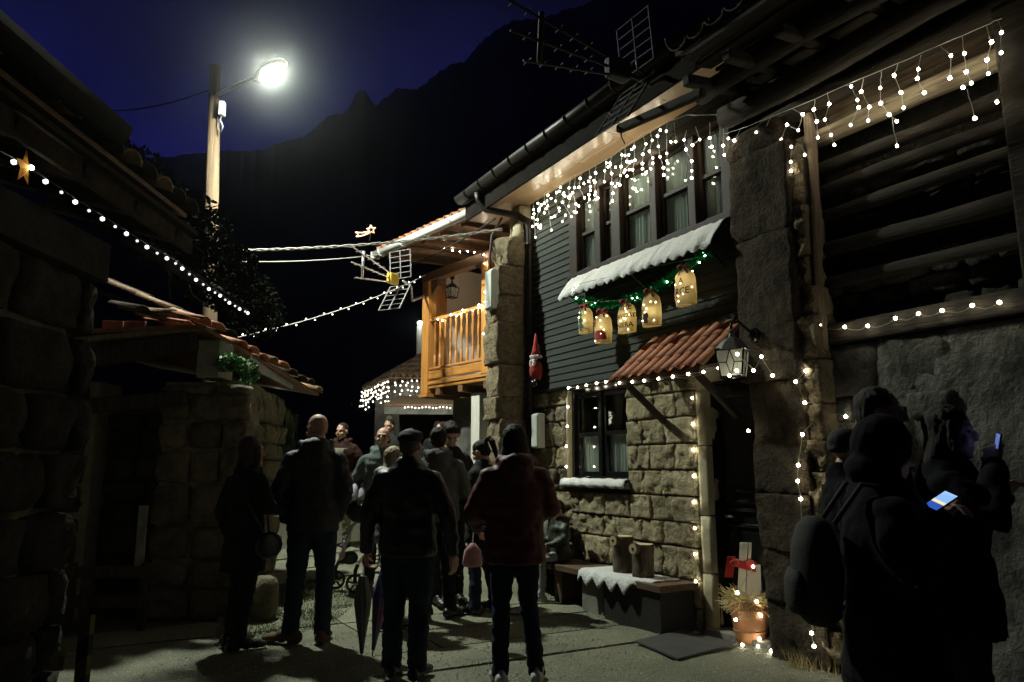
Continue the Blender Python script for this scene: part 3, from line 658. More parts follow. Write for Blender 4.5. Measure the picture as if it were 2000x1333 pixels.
MB().fbox(F2, .32, .50, -.07, .07, 2.84, 4.62).build('post', M['owood'], bal, bevel=.012)
MB().fbox(F2, 2.0, 2.2, -.10, .08, 2.66, 4.62).build('post', M['owood'], bal, bevel=.012)
MB().fbox(F2, -1.2, -1.04, -.07, .07, 2.84, 4.62).build('post', M['owood'], bal, bevel=.012)
for i in range(2): MB().fbox(F2, 2.04, 2.16, -.335 + .115 * i, -.223 + .115 * i, 2.70, 4.62).build('end_panel', M['owood'], bal, bevel=.005)
MB().fbox(F2, 1.98, 2.22, -.6, .1, 2.60, 2.655).build('foot_board', M['owoodh'], bal, bevel=.006)
MB().fbox(F2, -1.2, 2.25, -.09, .07, 4.62, 4.78).build('header_beam', M['bwood'], bal, bevel=.012)
for s0, s1 in ((.52, .72), (1.80, 1.98), (.12, .30)):
    sg = 1 if s1 > 1 else -1
    MB().box8([F2.p(s0, -.04, 4.50), F2.p(s1, -.04, 4.36 if s1 > 1 else 4.60), F2.p(s1, .03, 4.36 if s1 > 1 else 4.60), F2.p(s0, .03, 4.50), F2.p(s0, -.04, 4.619), F2.p(s1, -.04, 4.619), F2.p(s1, .03, 4.619), F2.p(s0, .03, 4.619)]).build('corner_bracket', M['bwood'], bal)
# eaves: boards, rafters, gutter, tiles
for i in range(8):
    d = -1.0 + .23 * i
    MB().box8([F2.p(-1.3, d + .002, 5.20 - .13 * (d + 1) / 1.9), F2.p(2.42, d + .002, 5.20 - .13 * (d + 1) / 1.9), F2.p(2.42, d + .226, 5.20 - .13 * (d + 1.23) / 1.9), F2.p(-1.3, d + .226, 5.20 - .13 * (d + 1.23) / 1.9),
               F2.p(-1.3, d + .002, 5.23 - .13 * (d + 1) / 1.9), F2.p(2.42, d + .002, 5.23 - .13 * (d + 1) / 1.9), F2.p(2.42, d + .226, 5.23 - .13 * (d + 1.23) / 1.9), F2.p(-1.3, d + .226, 5.23 - .13 * (d + 1.23) / 1.9)]).build('eave_board', M['bwood'], H2)
for i in range(7): s = 2.3 - .55 * i; MB().beam(F2.p(s, -1.15, 5.14), F2.p(s, .72, 5.01), .08, .10, up=F2.a).build('rafter', M['bwood'], H2, bevel=.01)
MB().fbox(F2, -1.3, 2.40, .80, .83, 4.98, 5.1).build('fascia_board', M['bwood'], H2)
gt = MB(); n = 8; P = []
for s in (-1.3, 2.42):
    for i in range(n + 1): a = math.pi * i / n; P.append(F2.p(s, .90 + .07 * math.cos(a), 5.06 - .10 * math.sin(a)))
    for i in range(n + 1): a = math.pi * i / n; P.append(F2.p(s, .90 + .062 * math.cos(a), 5.063 - .092 * math.sin(a)))
q = 2 * (n + 1); gt.v = [tuple(p) for p in P]
for i in range(n): gt.f += [(i, i + 1, q + i + 1, q + i), (n + 1 + i, q + n + 1 + i, q + n + 2 + i, n + 2 + i), (i, n + 1 + i, n + 2 + i, i + 1), (q + i, q + i + 1, q + n + 2 + i, q + n + 1 + i)]
gt.mi = [0] * len(gt.f); g2 = gt.build('gutter', M['wgut'], H2, True)
for i in range(5): s = 2.2 - .7 * i; MB().tube([F2.p(s, .90 + .075 * math.cos(a), 5.06 - .106 * math.sin(a)) for a in [math.pi * j / 8 for j in range(9)]], .012, 5).build('bracket', M['wgut'], g2)
MB().fbox(F2, 2.42, 2.44, .82, .98, 4.96, 5.07).build('end_cap', M['wgut'], g2)
r2 = MB().box8([F2.p(-1.3, .85, 5.12), F2.p(2.40, .85, 5.12), F2.p(2.40, .85, 5.16), F2.p(-1.3, .85, 5.16), F2.p(-1.3, -3, 6.6), F2.p(2.40, -3, 6.6), F2.p(2.40, -3, 6.64), F2.p(-1.3, -3, 6.64)]).build('roof', M['bwood'], H2)
up2 = (F2.p(0, -3, 6.64) - F2.p(0, .85, 5.16)).normalized()
rg = random.Random(2)
for r_ in range(4):
    for i in range(20):
        f = .36 * r_
        lay_tile(r2, F2.p(2.34 - .19 * i, .89, 5.165) + up2 * f, F2.a, up2, TILEO if rg.random() < .4 else TILE, .98, .03)
# lantern under the balcony beam
def lantern(label, pos, s=1.0, lit=None, ang=0.0, arm=None):
    t = thing('wall_lantern', label, 'lantern', pos); c = Vector(pos); rz = Matrix.Rotation(ang, 3, 'Z')
    def P(x, y, z): return c + rz @ V(x * s, y * s, z * s)
    b = MB()
    w0, w1 = .075, .10
    for (x0, z0, x1, z1) in ((w0, 0, w1, .2),):
        for i, j in ((-1, -1), (1, -1), (1, 1), (-1, 1)): b.tube([P(i * x0, j * x0, z0), P(i * x1, j * x1, z1)], .008 * s, 5)
    for x, z in ((w0, 0), (w1, .2)):
        pr = [P(i * x, j * x, z) for i, j in ((-1, -1), (1, -1), (1, 1), (-1, 1), (-1, -1))]
        for a, d in zip(pr, pr[1:]): b.tube([a, d], .010 * s, 5)
    b.build('frame', M['black'], t)
    MB().box8([P(-w0, -w0, -.012), P(w0, -w0, -.012), P(w0, w0, -.012), P(-w0, w0, -.012), P(-w0, -w0, 0), P(w0, -w0, 0), P(w0, w0, 0), P(-w0, w0, 0)]).build('base', M['black'], t)
    rb_ = MB(); rings = [(.118, .2), (.10, .225), (.075, .26), (.05, .285), (.022, .30), (.015, .33), (.02, .345), (.004, .36)]; vs = []; fs = []
    for r_, z in rings:
        for j in range(8): a = 2 * math.pi * (j + .5) / 8; vs.append(P(r_ * 1.15 * math.cos(a), r_ * 1.15 * math.sin(a), z))
    for i in range(len(rings) - 1):
        for j in range(8): fs.append((i * 8 + j, i * 8 + (j + 1) % 8, (i + 1) * 8 + (j + 1) % 8, (i + 1) * 8 + j))
    fs.append(tuple(range(8))); rb_.add(vs, fs).build('cap', M['lant'], t)
    for k in range(4):
        a = rz @ Matrix.Rotation(k * math.pi / 2, 3, 'Z')
        def Q(x, y, z): return c + (a @ V(x * s, y * s, z * s))
        y0, y1 = .073, .097
        MB().box8([Q(-y0, y0, .01), Q(y0, y0, .01), Q(y0, y0 + .002, .01), Q(-y0, y0 + .002, .01), Q(-y1, y1, .195), Q(y1, y1, .195), Q(y1, y1 + .002, .195), Q(-y1, y1 + .002, .195)]).build('pane', M['frost'], t)
        ld = MB(); ym = .087
        for p0, p1 in (((0, .01), (-.028, .105)), ((-.028, .105), (0, .195)), ((0, .195), (.028, .105)), ((.028, .105), (0, .01)), ((-.085, .105), (-.028, .105)), ((.028, .105), (.085, .105))):
            f = lambda z: y0 + (y1 - y0) * z / .2 + .004
            ld.tube([Q(p0[0], f(p0[1]), p0[1]), Q(p1[0], f(p1[1]), p1[1])], .0035 * s, 4)
        ld.build('leading', M['black'], t)
    if arm:
        am = MB().tube([c + V(0, 0, .36 * s), c + V(0, 0, .40 * s)] + [Vector(q) for q in arm], .012 * s, 6); am.build('arm', M['black'], t, True)
        MB().ell(arm[-1], (.05 * s, .05 * s, .06 * s), 8, 6).build('backplate', M['black'], t, True)
    return t
M['lant'] = mat('verdigris_black_iron', (.03, .032, .03), (.06, .065, .06), .4, 12, .1, 40)
M['frost'] = cloth_glow('frosted_lantern_glass', (.75, .78, .70), .55)
p0 = F1.p(-.92, .50, 2.12)
lantern('black iron lantern with leaded frosted panes on pillar by the door', p0, 1.08, ang=A1 + .55, arm=[F1.p(-.92, .42, 2.58), F1.p(-.92, .25, 2.48)])
sL, zL = on_face(F2, 863, 556, -.12)
lantern('small dark lantern hanging inside the balcony end', F2.p(1.62, -.15, 4.28), .85, ang=F2.ang(), arm=[F2.p(1.62, -.15, 4.64)])
# whitewashed timber post at the passage below the balcony
MB().fbox(F2, .78, 1.0, -.32, -.12, gz(-.6, 11.6) - .1, 2.60).build('post', M['gwhite'] if 'gwhite' in M else M['wpaint'], None, label='whitewashed timber post under the wooden balcony', cat='post', bevel=.01)
# ------------------------------------------------------------------ far house with hipped roof
FH = thing('far_house', 'distant low house with hipped tile roof edged in hanging lights', 'house', (-2, 21, 1))
def P3(x, y, z): return V(x, y, z)
cn, lf, rt, bk_ = V(-3.15, 19.3, 0), V(-4.55, 22.5, 0), V(1.5, 20.3, 0), V(.2, 24.5, 0)
zf = 3.75
def inset(p, k): c = (cn + lf + rt + bk_) / 4; return c + (p - c) * k
wl = MB(); Wp = [inset(p, .86) for p in (cn, rt, bk_, lf)]
wl.box8([V(p.x, p.y, .6) for p in Wp] + [V(p.x, p.y, zf - .05) for p in Wp]); wl.build('wall', M['plaster'], FH)
ap0, ap1 = V(-1.9, 21.6, 5.05), V(-.6, 21.9, 5.05)
rm = MB(); Rp = [V(p.x, p.y, zf) for p in (cn, rt, bk_, lf)]
rm.v = [tuple(p) for p in Rp] + [tuple(ap0), tuple(ap1)]; rm.f = [(0, 1, 5, 4), (1, 2, 5), (2, 3, 4, 5), (3, 0, 4), (0, 3, 2, 1)]; rm.mi = [0] * 5
fr_ = rm.build('roof', M['bwood'], FH)
tm = MB(); rg = random.Random(4)
def tilefield(a, b, t0, t1, nu, nv):
    for i in range(nu):
        for k in range(nv):
            u, v0, v1 = (i + .5) / nu, k / nv, (k + 1.25) / nv
            e = lambda u, v: (a.lerp(b, u)).lerp(t0.lerp(t1, u), min(1, v))
            p, q_ = e(u, v0) + V(0, 0, .05 + rg.uniform(-.02, .04)), e(u, v1) + V(0, 0, .03)
            if (p - q_).length > .05: tm.tube([p, q_], [.085, .065], 6)
tilefield(Rp[0], Rp[1], ap0, ap1, 26, 8); tilefield(Rp[3], Rp[0], ap0, ap0, 16, 8)
tm.build('roof_tiles', M['oldtile'], fr_, True, kind='stuff')
wn = MB().box8([V(-2.9, 19.62, 1.0), V(-2.4, 19.72, 1.0), V(-2.4, 19.76, 1.0), V(-2.9, 19.66, 1.0), V(-2.9, 19.62, 2.4), V(-2.4, 19.72, 2.4), V(-2.4, 19.76, 2.4), V(-2.9, 19.66, 2.4)]); wn.build('door', M['dwood'], FH)
# open shed in front of it
SH = thing('low_shed', 'low open shed with pale eave board below the hipped roof', 'shed', (-1.6, 16.5, .75))
MB().box8([V(-2.75, 16, 2.56), V(-.3, 16.1, 2.56), V(-.3, 16.2, 2.56), V(-2.75, 16.1, 2.56), V(-2.75, 16, 2.72), V(-.3, 16.1, 2.72), V(-.3, 16.2, 2.72), V(-2.75, 16.1, 2.72)]).build('eave_board', M['plaster'], SH)
MB().box8([V(-2.75, 16.0, 2.73), V(-.3, 16.1, 2.73), V(-.3, 18, 3.1), V(-2.75, 18, 3.1), V(-2.75, 16.0, 2.78), V(-.3, 16.1, 2.78), V(-.3, 18, 3.15), V(-2.75, 18, 3.15)]).build('roof', M['oldtile'], SH)
MB().box8([V(-2.7, 17.8, .6), V(-.3, 17.8, .6), V(-.3, 18, .6), V(-2.7, 18, .6), V(-2.7, 17.8, 3.0), V(-.3, 17.8, 3.0), V(-.3, 18, 3.0), V(-2.7, 18, 3.0)]).build('wall', M['paledark'], SH)
for x in (-2.65, -.4): MB().tube([V(x, 16.1, .6), V(x, 16.1, 2.56)], .07, 8).build('post', M['gpost'], SH, True)
# ------------------------------------------------------------------ NEAR LEFT HOUSE
L1 = thing('near_stone_house', 'dark near stone house with tiled eave and string of lights', 'house', (-3.4, 3, 0))
FLn = Frame((-2.70, 4.75, 0), (0, 1, 0)); FLn.n = V(1, 0, 0)       # s = metres behind/after the corner
MB().fbox(FLn, -6, -.12, -3, -.085, -.1, 2.9).build('wall', M['mortar'], L1)
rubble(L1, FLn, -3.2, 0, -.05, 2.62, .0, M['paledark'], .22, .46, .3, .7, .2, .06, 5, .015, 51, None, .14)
MB().fbox(FLn, -6, .02, -.4, .03, 2.63, 2.88).build('wall_plate', M['paledark'], L1)
FLe = Frame((-2.8, 4.62, 0), (1, 0, 0)); FLe.n = V(0, 1, 0)
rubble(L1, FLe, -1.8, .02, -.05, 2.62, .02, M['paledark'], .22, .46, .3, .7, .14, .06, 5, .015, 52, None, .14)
for i in range(9):
    s = .15 - .55 * i
    MB().beam(FLn.p(s, -.5, 3.22), FLn.p(s, .42, 2.98), .09, .10, up=(0, 1, 0)).build('rafter', M['rafter'], L1, bevel=.012)
MB().box8([FLn.p(-6, -.5, 3.29), FLn.p(.35, -.5, 3.29), FLn.p(.35, .46, 3.05), FLn.p(-6, .46, 3.05), FLn.p(-6, -.5, 3.32), FLn.p(.35, -.5, 3.32), FLn.p(.35, .46, 3.08), FLn.p(-6, .46, 3.08)]).build('eave_boarding', M['darktile'], L1)
MB().fbox(FLn, -6, .38, .38, .41, 2.93, 3.04).build('fascia_board', M['darktile'], L1)
rl = MB().box8([FLn.p(-6, .48, 3.10), FLn.p(.1, .48, 3.10), FLn.p(.1, .48, 3.13), FLn.p(-6, .48, 3.13), FLn.p(-6, -3, 4.2), FLn.p(.1, -3, 4.2), FLn.p(.1, -3, 4.23), FLn.p(-6, -3, 4.23)]).build('roof', M['bwood'], L1)
upl = (FLn.p(0, -3, 4.23) - FLn.p(0, .48, 3.13)).normalized(); rg = random.Random(9)
for r_ in range(3):
    for i in range(28): lay_tile(rl, FLn.p(.04 - .2 * i, .54, 3.145) + upl * .37 * r_, (0, 1, 0), upl, TILEO if rg.random() < .35 else TILED, 1.05, .05)
gl = MB(); n = 8; P = []
for s in (-6, -.95):
    for i in range(n + 1): a = math.pi * i / n; P.append(FLn.p(s, .55 + .08 * math.cos(a), 3.25 - .10 * math.sin(a)))
    for i in range(n + 1): a = math.pi * i / n; P.append(FLn.p(s, .55 + .072 * math.cos(a), 3.255 - .09 * math.sin(a)))
q = 2 * (n + 1); gl.v = [tuple(p) for p in P]
for i in range(n): gl.f += [(i, i + 1, q + i + 1, q + i), (n + 1 + i, q + n + 1 + i, q + n + 2 + i, n + 2 + i), (i, n + 1 + i, n + 2 + i, i + 1), (q + i, q + i + 1, q + n + 2 + i, q + n + 1 + i)]
gl.mi = [0] * len(gl.f); gl.build('gutter', M['matte'], L1, True)
# tangle of creeper over the end of that roof
def leafmass(name, label, cat, blobs, n, size, m, seed, parent=None, kind=None):
    rg = random.Random(seed); q = MB()
    tot = sum(r[0] * r[1] * r[2] for _, r in blobs)
    for c, r in blobs:
        for i in range(int(n * r[0] * r[1] * r[2] / tot)):
            while True:
                p = V(rg.uniform(-1, 1), rg.uniform(-1, 1), rg.uniform(-1, 1))
                if p.length < 1: break
            p = p.normalized() * p.length ** .5
            p = V(c[0] + p.x * r[0], c[1] + p.y * r[1], c[2] + p.z * r[2]); p += noise.noise_vector(p * 3) * .12
            a = V(rg.uniform(-1, 1), rg.uniform(-1, 1), rg.uniform(-1, 1)).normalized(); b = a.orthogonal().normalized(); sz = size * rg.uniform(.6, 1.3)
            q.add([p - a * sz, p + b * sz * .45, p + a * sz, p - b * sz * .45], [(0, 1, 2, 3)])
    return q.build(name, m, parent, label=label, cat=cat, kind=kind)
CR = thing('creeper', 'dark tangled creeper spilling over the roof end behind the string of lights', 'climbing plant', (-2.7, 5.6, 3.1))
leafmass('foliage', None, None, [((-2.75, 5.0, 3.35), (.42, .45, .30)), ((-2.7, 5.7, 3.3), (.40, .55, .30)), ((-2.65, 6.4, 3.15), (.36, .55, .30)), ((-2.6, 7.0, 3.05), (.30, .45, .26)), ((-2.55, 7.4, 3.0), (.2, .3, .3))], 9000, .03, M['ivy'], 3, CR)
st = MB()
rg = random.Random(8)
for i in range(26):
    y = rg.uniform(4.9, 7.4); p = V(-2.85, y, 3.1); pts = [p]
    for k in range(6): p = p + V(rg.uniform(-.02, .12), rg.uniform(-.06, .16), rg.uniform(-.04, .12) - .03 * k); pts.append(p)
    st.tube(pts, [.012 - .0015 * k for k in range(7)], 5)
st.build('stems', M['bark'], CR)
# support beam the creeper and lights run along
MB().tube([V(-2.62, 4.8, 2.97), V(-2.6, 6.0, 2.95), V(-2.55, 7.6, 2.93)], .05, 8).build('beam', M['rafter'], None, True, label='dark round timber under the creeper carrying the lights', cat='beam')
# ------------------------------------------------------------------ LEAN-TO behind, lower
L2 = thing('lean_to', 'low stone lean-to with sagging tile roof and dark doorway', 'shed', (-3.6, 8.4, 0))
FB = Frame((-2.72, 7.6, 0), (1, 0, 0)); FB.n = V(0, -1, 0)      # front face, s negative to the left
FBs = Frame((-2.72, 7.6, 0), (-.06, 1, 0)); FBs.n = Vector((1, .06, 0)).normalized()
MB().fbox(FB, -2.8, -1.55, -.5, -.05, -.1, 2.3).build('wall', M['mortar'], L2)
MB().fbox(FB, -.86, -.03, -.5, -.06, -.1, 2.3).build('wall', M['mortar'], L2)
MB().fbox(FB, -2.8, -.2, -1.7, -1.55, -.1, 2.3).build('back_wall', M['mortar'], L2)
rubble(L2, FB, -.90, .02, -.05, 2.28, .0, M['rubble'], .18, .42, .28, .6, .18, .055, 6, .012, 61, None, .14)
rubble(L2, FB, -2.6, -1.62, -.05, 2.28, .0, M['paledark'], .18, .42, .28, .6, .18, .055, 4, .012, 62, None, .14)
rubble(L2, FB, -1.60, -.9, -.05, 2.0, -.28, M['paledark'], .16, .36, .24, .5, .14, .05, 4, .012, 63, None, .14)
rubble(L2, FBs, .02, 1.75, -.05, 2.3, .0, M['rubble'], .16, .36, .25, .55, .2, .055, 5, .012, 64, None, .14)
MB().beam(V(-4.4, 7.5, 2.02), V(-3.3, 7.5, 2.12), .12, .14).build('lintel', M['gdark'], L2, bevel=.015)
MB().beam(V(-4.6, 7.42, 2.46), V(-3.22, 7.5, 2.70), .05, .20).build('eave_board', M['gdark'], L2, bevel=.01)
MB().beam(V(-4.7, 7.38, 2.66), V(-3.2, 7.46, 2.83), .07, .05).build('batten', M['gpost'], L2, bevel=.01)
MB().fbox(FB, -.50, -.27, -.3, .10, 2.33, 2.72).build('corner_block', M['plaster'], L2, bevel=.015)
rr = MB().box8([V(-4.8, 7.35, 2.74), V(-3.14, 7.4, 2.82), V(-2.48, 9.5, 2.33), V(-4.6, 9.6, 2.7), V(-4.8, 7.35, 2.78), V(-3.14, 7.4, 2.86), V(-2.48, 9.5, 2.37), V(-4.6, 9.6, 2.74)]).build('roof', M['bwood'], L2)
rg = random.Random(17)
for i in range(12):
    f = i / 11; p = V(-3.1, 7.35, 2.86).lerp(V(-2.47, 9.42, 2.40), f)
    for r_ in range(3):
        lay_tile(rr, p + V(-.32 * r_ + .02, 0, .06 * r_ + rg.uniform(-.02, .03)), (0.27, 1, -.22), (-1, .2, .28), (TILED if rg.random() < .5 else TILEO) if rg.random() < .75 else TILE, 1.0, .16, rg=rg)
MB().beam(V(-2.92, 8.15, 2.60), V(-2.70, 9.1, 2.46), .035, .17).build('fascia_board', mat('silvered_board', (.36, .37, .37), (.46, .47, .46), .7, 7, .3, 30), L2, bevel=.006)
# upper verge: the lit edge of the roof that rises behind
for i in range(4):
    a = V(-4.75, 8.0, 3.52).lerp(V(-3.35, 8.0, 2.94), i / 4)
    lay_tile(rr, a + V(.30, 0, -.10), (0, 1, 0), (-.92, 0, .38), TILEO, .98, .06, rg=rg)
    lay_tile(rr, a + V(.30, .2, -.08), (0, 1, 0), (-.92, 0, .38), TILED, .98, .06, rg=rg)
MB().box8([V(-4.8, 7.95, 3.42), V(-3.2, 7.95, 2.80), V(-3.2, 9.6, 2.80), V(-4.8, 9.6, 3.42), V(-4.8, 7.95, 3.46), V(-3.2, 7.95, 2.84), V(-3.2, 9.6, 2.84), V(-4.8, 9.6, 3.46)]).build('roof_slope', M['rafter'], L2)
BS = thing('brick_stack', 'small stepped stack of red bricks beneath the roof verge', 'bricks', (-4.0, 7.8, 2.8))
for k, (x0, nb) in enumerate(((-4.35, 4), (-4.35, 4), (-4.35, 3), (-4.35, 2))):
    for i in range(nb):
        x = x0 + .235 * i
        MB().box8([V(x + .004, 7.72, 2.66 + .075 * k), V(x + .226, 7.72, 2.66 + .075 * k), V(x + .226, 7.83, 2.66 + .075 * k), V(x + .004, 7.83, 2.66 + .075 * k), V(x + .004, 7.72, 2.732 + .075 * k), V(x + .226, 7.72, 2.732 + .075 * k), V(x + .226, 7.83, 2.732 + .075 * k), V(x + .004, 7.83, 2.732 + .075 * k)]).build('brick', M['brickm'], BS, bevel=.004)
PL = thing('green_plant', 'bright green plant sprouting from top of the mossy stone wall', 'plant', (-2.85, 7.75, 2.32))
leafmass('foliage', None, None, [((-2.95, 7.55, 2.50), (.13, .10, .09)), ((-2.80, 7.55, 2.48), (.14, .10, .09)), ((-2.75, 7.57, 2.37), (.09, .08, .09))], 1300, .024, M['leaf'], 6, PL)
MB().tube([V(-2.86, 7.75, 2.26), V(-2.85, 7.74, 2.4), V(-2.9, 7.72, 2.5)], .008, 5).build('stem', M['bark'], PL)
# hanging dry creeper on the side wall
q = MB(); rg = random.Random(23)
for i in range(520):
    y = rg.uniform(7.7, 9.6); z = 2.32 - .12 * (y - 7.6) - rg.random() ** 1.6 * 1.0; x = -2.68 - .06 * (y - 7.6)
    p = V(x + rg.uniform(.0, .07), y, z); l = V(rg.uniform(-.01, .03), rg.uniform(-.05, .05), -rg.uniform(.05, .2)); b = V(0, .004, 0)
    q.add([p - b, p + b, p + l], [(0, 1, 2)])
q.build('creeper', M['gblade'], None, label='thin dry creeper hanging down the side wall of lean-to', cat='climbing plant', kind='stuff')
lamp = thing('wall_lamp', 'small white round lamp shining on the lean-to wall by the plant', 'lamp', (-2.68, 8.1, 2.3))
pL = at(494, 716, 8.1)
MB().ell(pL, (.022, .022, .035), 8, 6).build('bulb', M['cool'], lamp, True)
MB().tube([pL + V(0, .02, 0), pL + V(-.08, .06, -.02)], .015, 6).build('holder', M['grey'], lamp)
# odds and ends along the left wall
HZ = thing('hazard_post', 'short yellow and black striped corner guard at the dark wall edge', 'post', (-2.5, 4.55, 0))
for k in range(6):
    z = .56 - .11 * (k + 1)
    MB().box8([V(-2.50, 4.5, z - .03), V(-2.435, 4.5, z + .02), V(-2.435, 4.55, z + .02), V(-2.50, 4.55, z - .03), V(-2.50, 4.5, z + .08), V(-2.435, 4.5, z + .13), V(-2.435, 4.55, z + .13), V(-2.50, 4.55, z + .08)]).build('stripe', M['hazy'] if k % 2 == 0 else M['hazk'], HZ)
MB().box8([V(-3.44, 7.0, .52), V(-3.36, 7.0, .52), V(-3.36, 7.03, .52), V(-3.44, 7.03, .52), V(-3.44, 7.0, 1.08), V(-3.36, 7.0, 1.08), V(-3.36, 7.03, 1.08), V(-3.44, 7.03, 1.08)]).build('board', M['plaster'], None, label='narrow pale upright board leaning in the dark doorway', cat='board', bevel=.005)
tr = thing('wooden_trestle', 'low dark wooden trestle standing in front of the lean-to doorway', 'trestle', (-3.5, 6.95, 0))
for z in (.25, .5): MB().fbox(Frame((-4.0, 6.9, 0), (1, 0, 0)), 0, .75, -.02, .02, z - .05, z + .05).build('rail', M['gdark'], tr, bevel=.006)
for x in (-3.95, -3.3): MB().beam(V(x, 6.93, 0), V(x, 6.93, .58), .06, .06, up=(0, 1, 0)).build('leg', M['gdark'], tr, bevel=.006)
stone_o = rock(Frame((-2.42, 7.45, 0), (1, 0, 0)), -.12, .16, -.2, .16, -.05, .40, 7, .06, 77, .25, 4, 5).build('boulder', M['rubble'], None, True, label='grey boulder beside the wall behind the woman in the dark coat', cat='stone')
# ------------------------------------------------------------------ street lamp
SL = thing('street_lamp', 'tall wooden pole carrying the bright white street lamp', 'street lamp', (-4.6, 11.1, 0))
pA, pB = at(409, 640, 10.5), at(420, 130, 10.5)
MB().tube([pA + (pA - pB) * .85, pA, pB], [.12, .105, .08], 14).build('pole', M['pole'], SL, True)
lp = at(528, 145, 9.6)
pe = at(424, 186, 10.45)
MB().tube([pe, pe + (lp - pe) * .35 + V(0, 0, .03), pe + (lp - pe) * .85 + V(0, 0, .04)], .03, 8).build('arm', M['metal'], SL, True)
dr = (lp - pe).normalized(); hd = MB()
rot = Matrix.Rotation(math.atan2(dr.y, dr.x), 3, 'Z') @ Matrix.Rotation(-.12, 3, 'Y')
hd.ell(lp + V(0, 0, .055), (.34, .145, .075), 16, 8, rot).build('head', M['metal'], SL, True)
MB().ell(lp + rot @ V(.06, 0, -.005), (.165, .088, .06), 16, 8, rot).build('lens', M['led'], SL, True)
bp = at(434, 213, 10.38)
MB().box8([bp + V(x, y, z) for z in (-.11, .11) for x, y in ((-.04, -.05), (.04, -.05), (.04, .05), (-.04, .05))]).build('fuse_box', M['grey'], SL, bevel=.01)
MB().tube([bp + V(0, 0, -.11), bp + V(-.02, 0, -.18), bp + V(.03, 0, -.28), bp + V(0, .02, -.36), bp + V(-.06, .03, -.3), bp + V(-.08, .05, -.1)], .009, 5).build('cable', M['metal'], SL, True)
# far lamp on a white post
S2 = thing('street_lamp', 'small distant street lamp on a white post above the hipped roof', 'street lamp', (-2.4, 25, 1))
pt = at(820, 637, 25); MB().tube([V(pt.x, 25, 1.0), V(pt.x, 25, pt.z)], .10, 10).build('pole', M['wpaint'], S2, True)
MB().ell(at(821, 631, 25), (.10, .10, .07), 10, 6).build('lens', M['led2'], S2, True)
MB().ell(at(824, 628, 25), (.22, .10, .05), 10, 6).build('head', M['metal'], S2, True)
# ------------------------------------------------------------------ fairy lights
def bulb_mesh(nm, r, m, k=1.0):
    bm = bmesh.new(); bmesh.ops.create_icosphere(bm, subdivisions=1, radius=r)
    for v in bm.verts: v.co.z *= k
    me = bpy.data.meshes.new(nm); bm.to_mesh(me); bm.free(); me.materials.append(m)
    for p in me.polygons: p.use_smooth = True
    return me
BW = bulb_mesh('bulb', .0135, M['bulb']); BC = bulb_mesh('bulb', .015, M['cool']); BL_ = bulb_mesh('bulb', .010, M['left']); BD = bulb_mesh('bulb', .010, M['dim']); BF = bulb_mesh('bulb', .022, M['dim']); BS_ = bulb_mesh('bulb', .008, M['bulb']); BB_ = bulb_mesh('bulb', .011, M['balc']); BV = bulb_mesh('bulb', .0105, M['bulb'], 1.25); BU = bulb_mesh('bulb', .0125, M['dim'], 1.2); BT = bulb_mesh('bulb', .016, M['dim']); BX_ = bulb_mesh('bulb', .0065, M['sackglow']); BY_ = bulb_mesh('bulb', .013, M['sackglow'])
def wire_pts(pts, sag=.0, n=4, wob=.006, seed=0):
    o = []
    for a, b in zip(pts, pts[1:]):
        for i in range(n):
            f = i / n; p = Vector(a).lerp(Vector(b), f) - V(0, 0, sag * 4 * f * (1 - f)); o.append(p + noise.noise_vector(p * 30 + V(seed, 0, 0)) * wob)
    o.append(Vector(pts[-1])); return o
def lights(label, bulbs, wires, cable=None, r=.0028, group=None, name='string_lights', sag=0, wob=.006, cat='fairy lights'):
    """bulbs: (point, mesh); wires: lists of points; one string is one thing, its cable and every bulb parts"""
    t = thing(name, label, cat, bulbs[0][0], group)
    mb = MB()
    for i, wp in enumerate(wires): mb.tube(wire_pts(wp, sag, 4, wob, i), r, 4, False)
    if mb.v: mb.build('cable', cable or M['gcable'], t)
    for p, me in bulbs: put('bulb', me, t, Matrix.Translation(p))
    return t
def zpts(fr, d, pts, sc, ox, oy, jit=0, rg=random):
    o = []
    for x, y in pts:
        dj = d + rg.uniform(-jit, jit); s, z = on_face(fr, ox + sc * x, oy + sc * y, dj); o.append(fr.p(s, dj, z))
    return o
strands = [[(808, 478), (804, 524), (806, 640), (812, 692)], [(768, 500), (758, 549), (762, 604), (771, 658), (789, 715), (791, 753)], [(718, 522), (730, 572), (716, 630), (733, 664)],
 [(680, 545), (697, 592), (681, 645), (680, 693), (694, 747)], [(636, 580), (636, 607), (640, 675), (628, 726), (640, 780), (641, 826)], [(590, 608), (589, 652), (612, 687), (583, 740)],
 [(560, 630), (572, 648), (568, 709), (565, 755), (561, 806)], [(520, 655), (510, 690), (519, 745), (520, 797), (526, 848), (523, 888)], [(485, 672), (491, 690), (483, 731), (481, 788)],
 [(437, 702), (435, 742), (432, 790), (434, 842), (447, 872)], [(402, 722), (407, 765), (408, 813), (401, 856), (404, 915), (407, 943)], [(362, 742), (355, 770), (349, 817), (377, 871)],
 [(330, 755), (326, 818), (316, 846), (333, 903), (333, 948)], [(303, 768), (297, 820), (300, 873), (295, 915), (278, 962), (262, 995)], [(270, 785), (253, 817), (266, 853), (264, 895), (309, 970)],
 [(235, 810), (232, 843), (227, 888), (246, 940), (222, 968)], [(195, 830), (187, 858), (182, 888), (187, 913), (205, 1040)], [(170, 850), (168, 900), (168, 950)], [(137, 875), (135, 900), (140, 938), (130, 985), (147, 1028)], [(110, 895), (122, 1077)],
 [(910, 520), (896, 570), (906, 620), (936, 681), (936, 731), (936, 769)], [(955, 500), (978, 568), (940, 597)], [(1030, 480), (1030, 560), (1040, 605)], [(1100, 480), (1100, 600), (1106, 648)], [(845, 480), (853, 579), (827, 580)]]
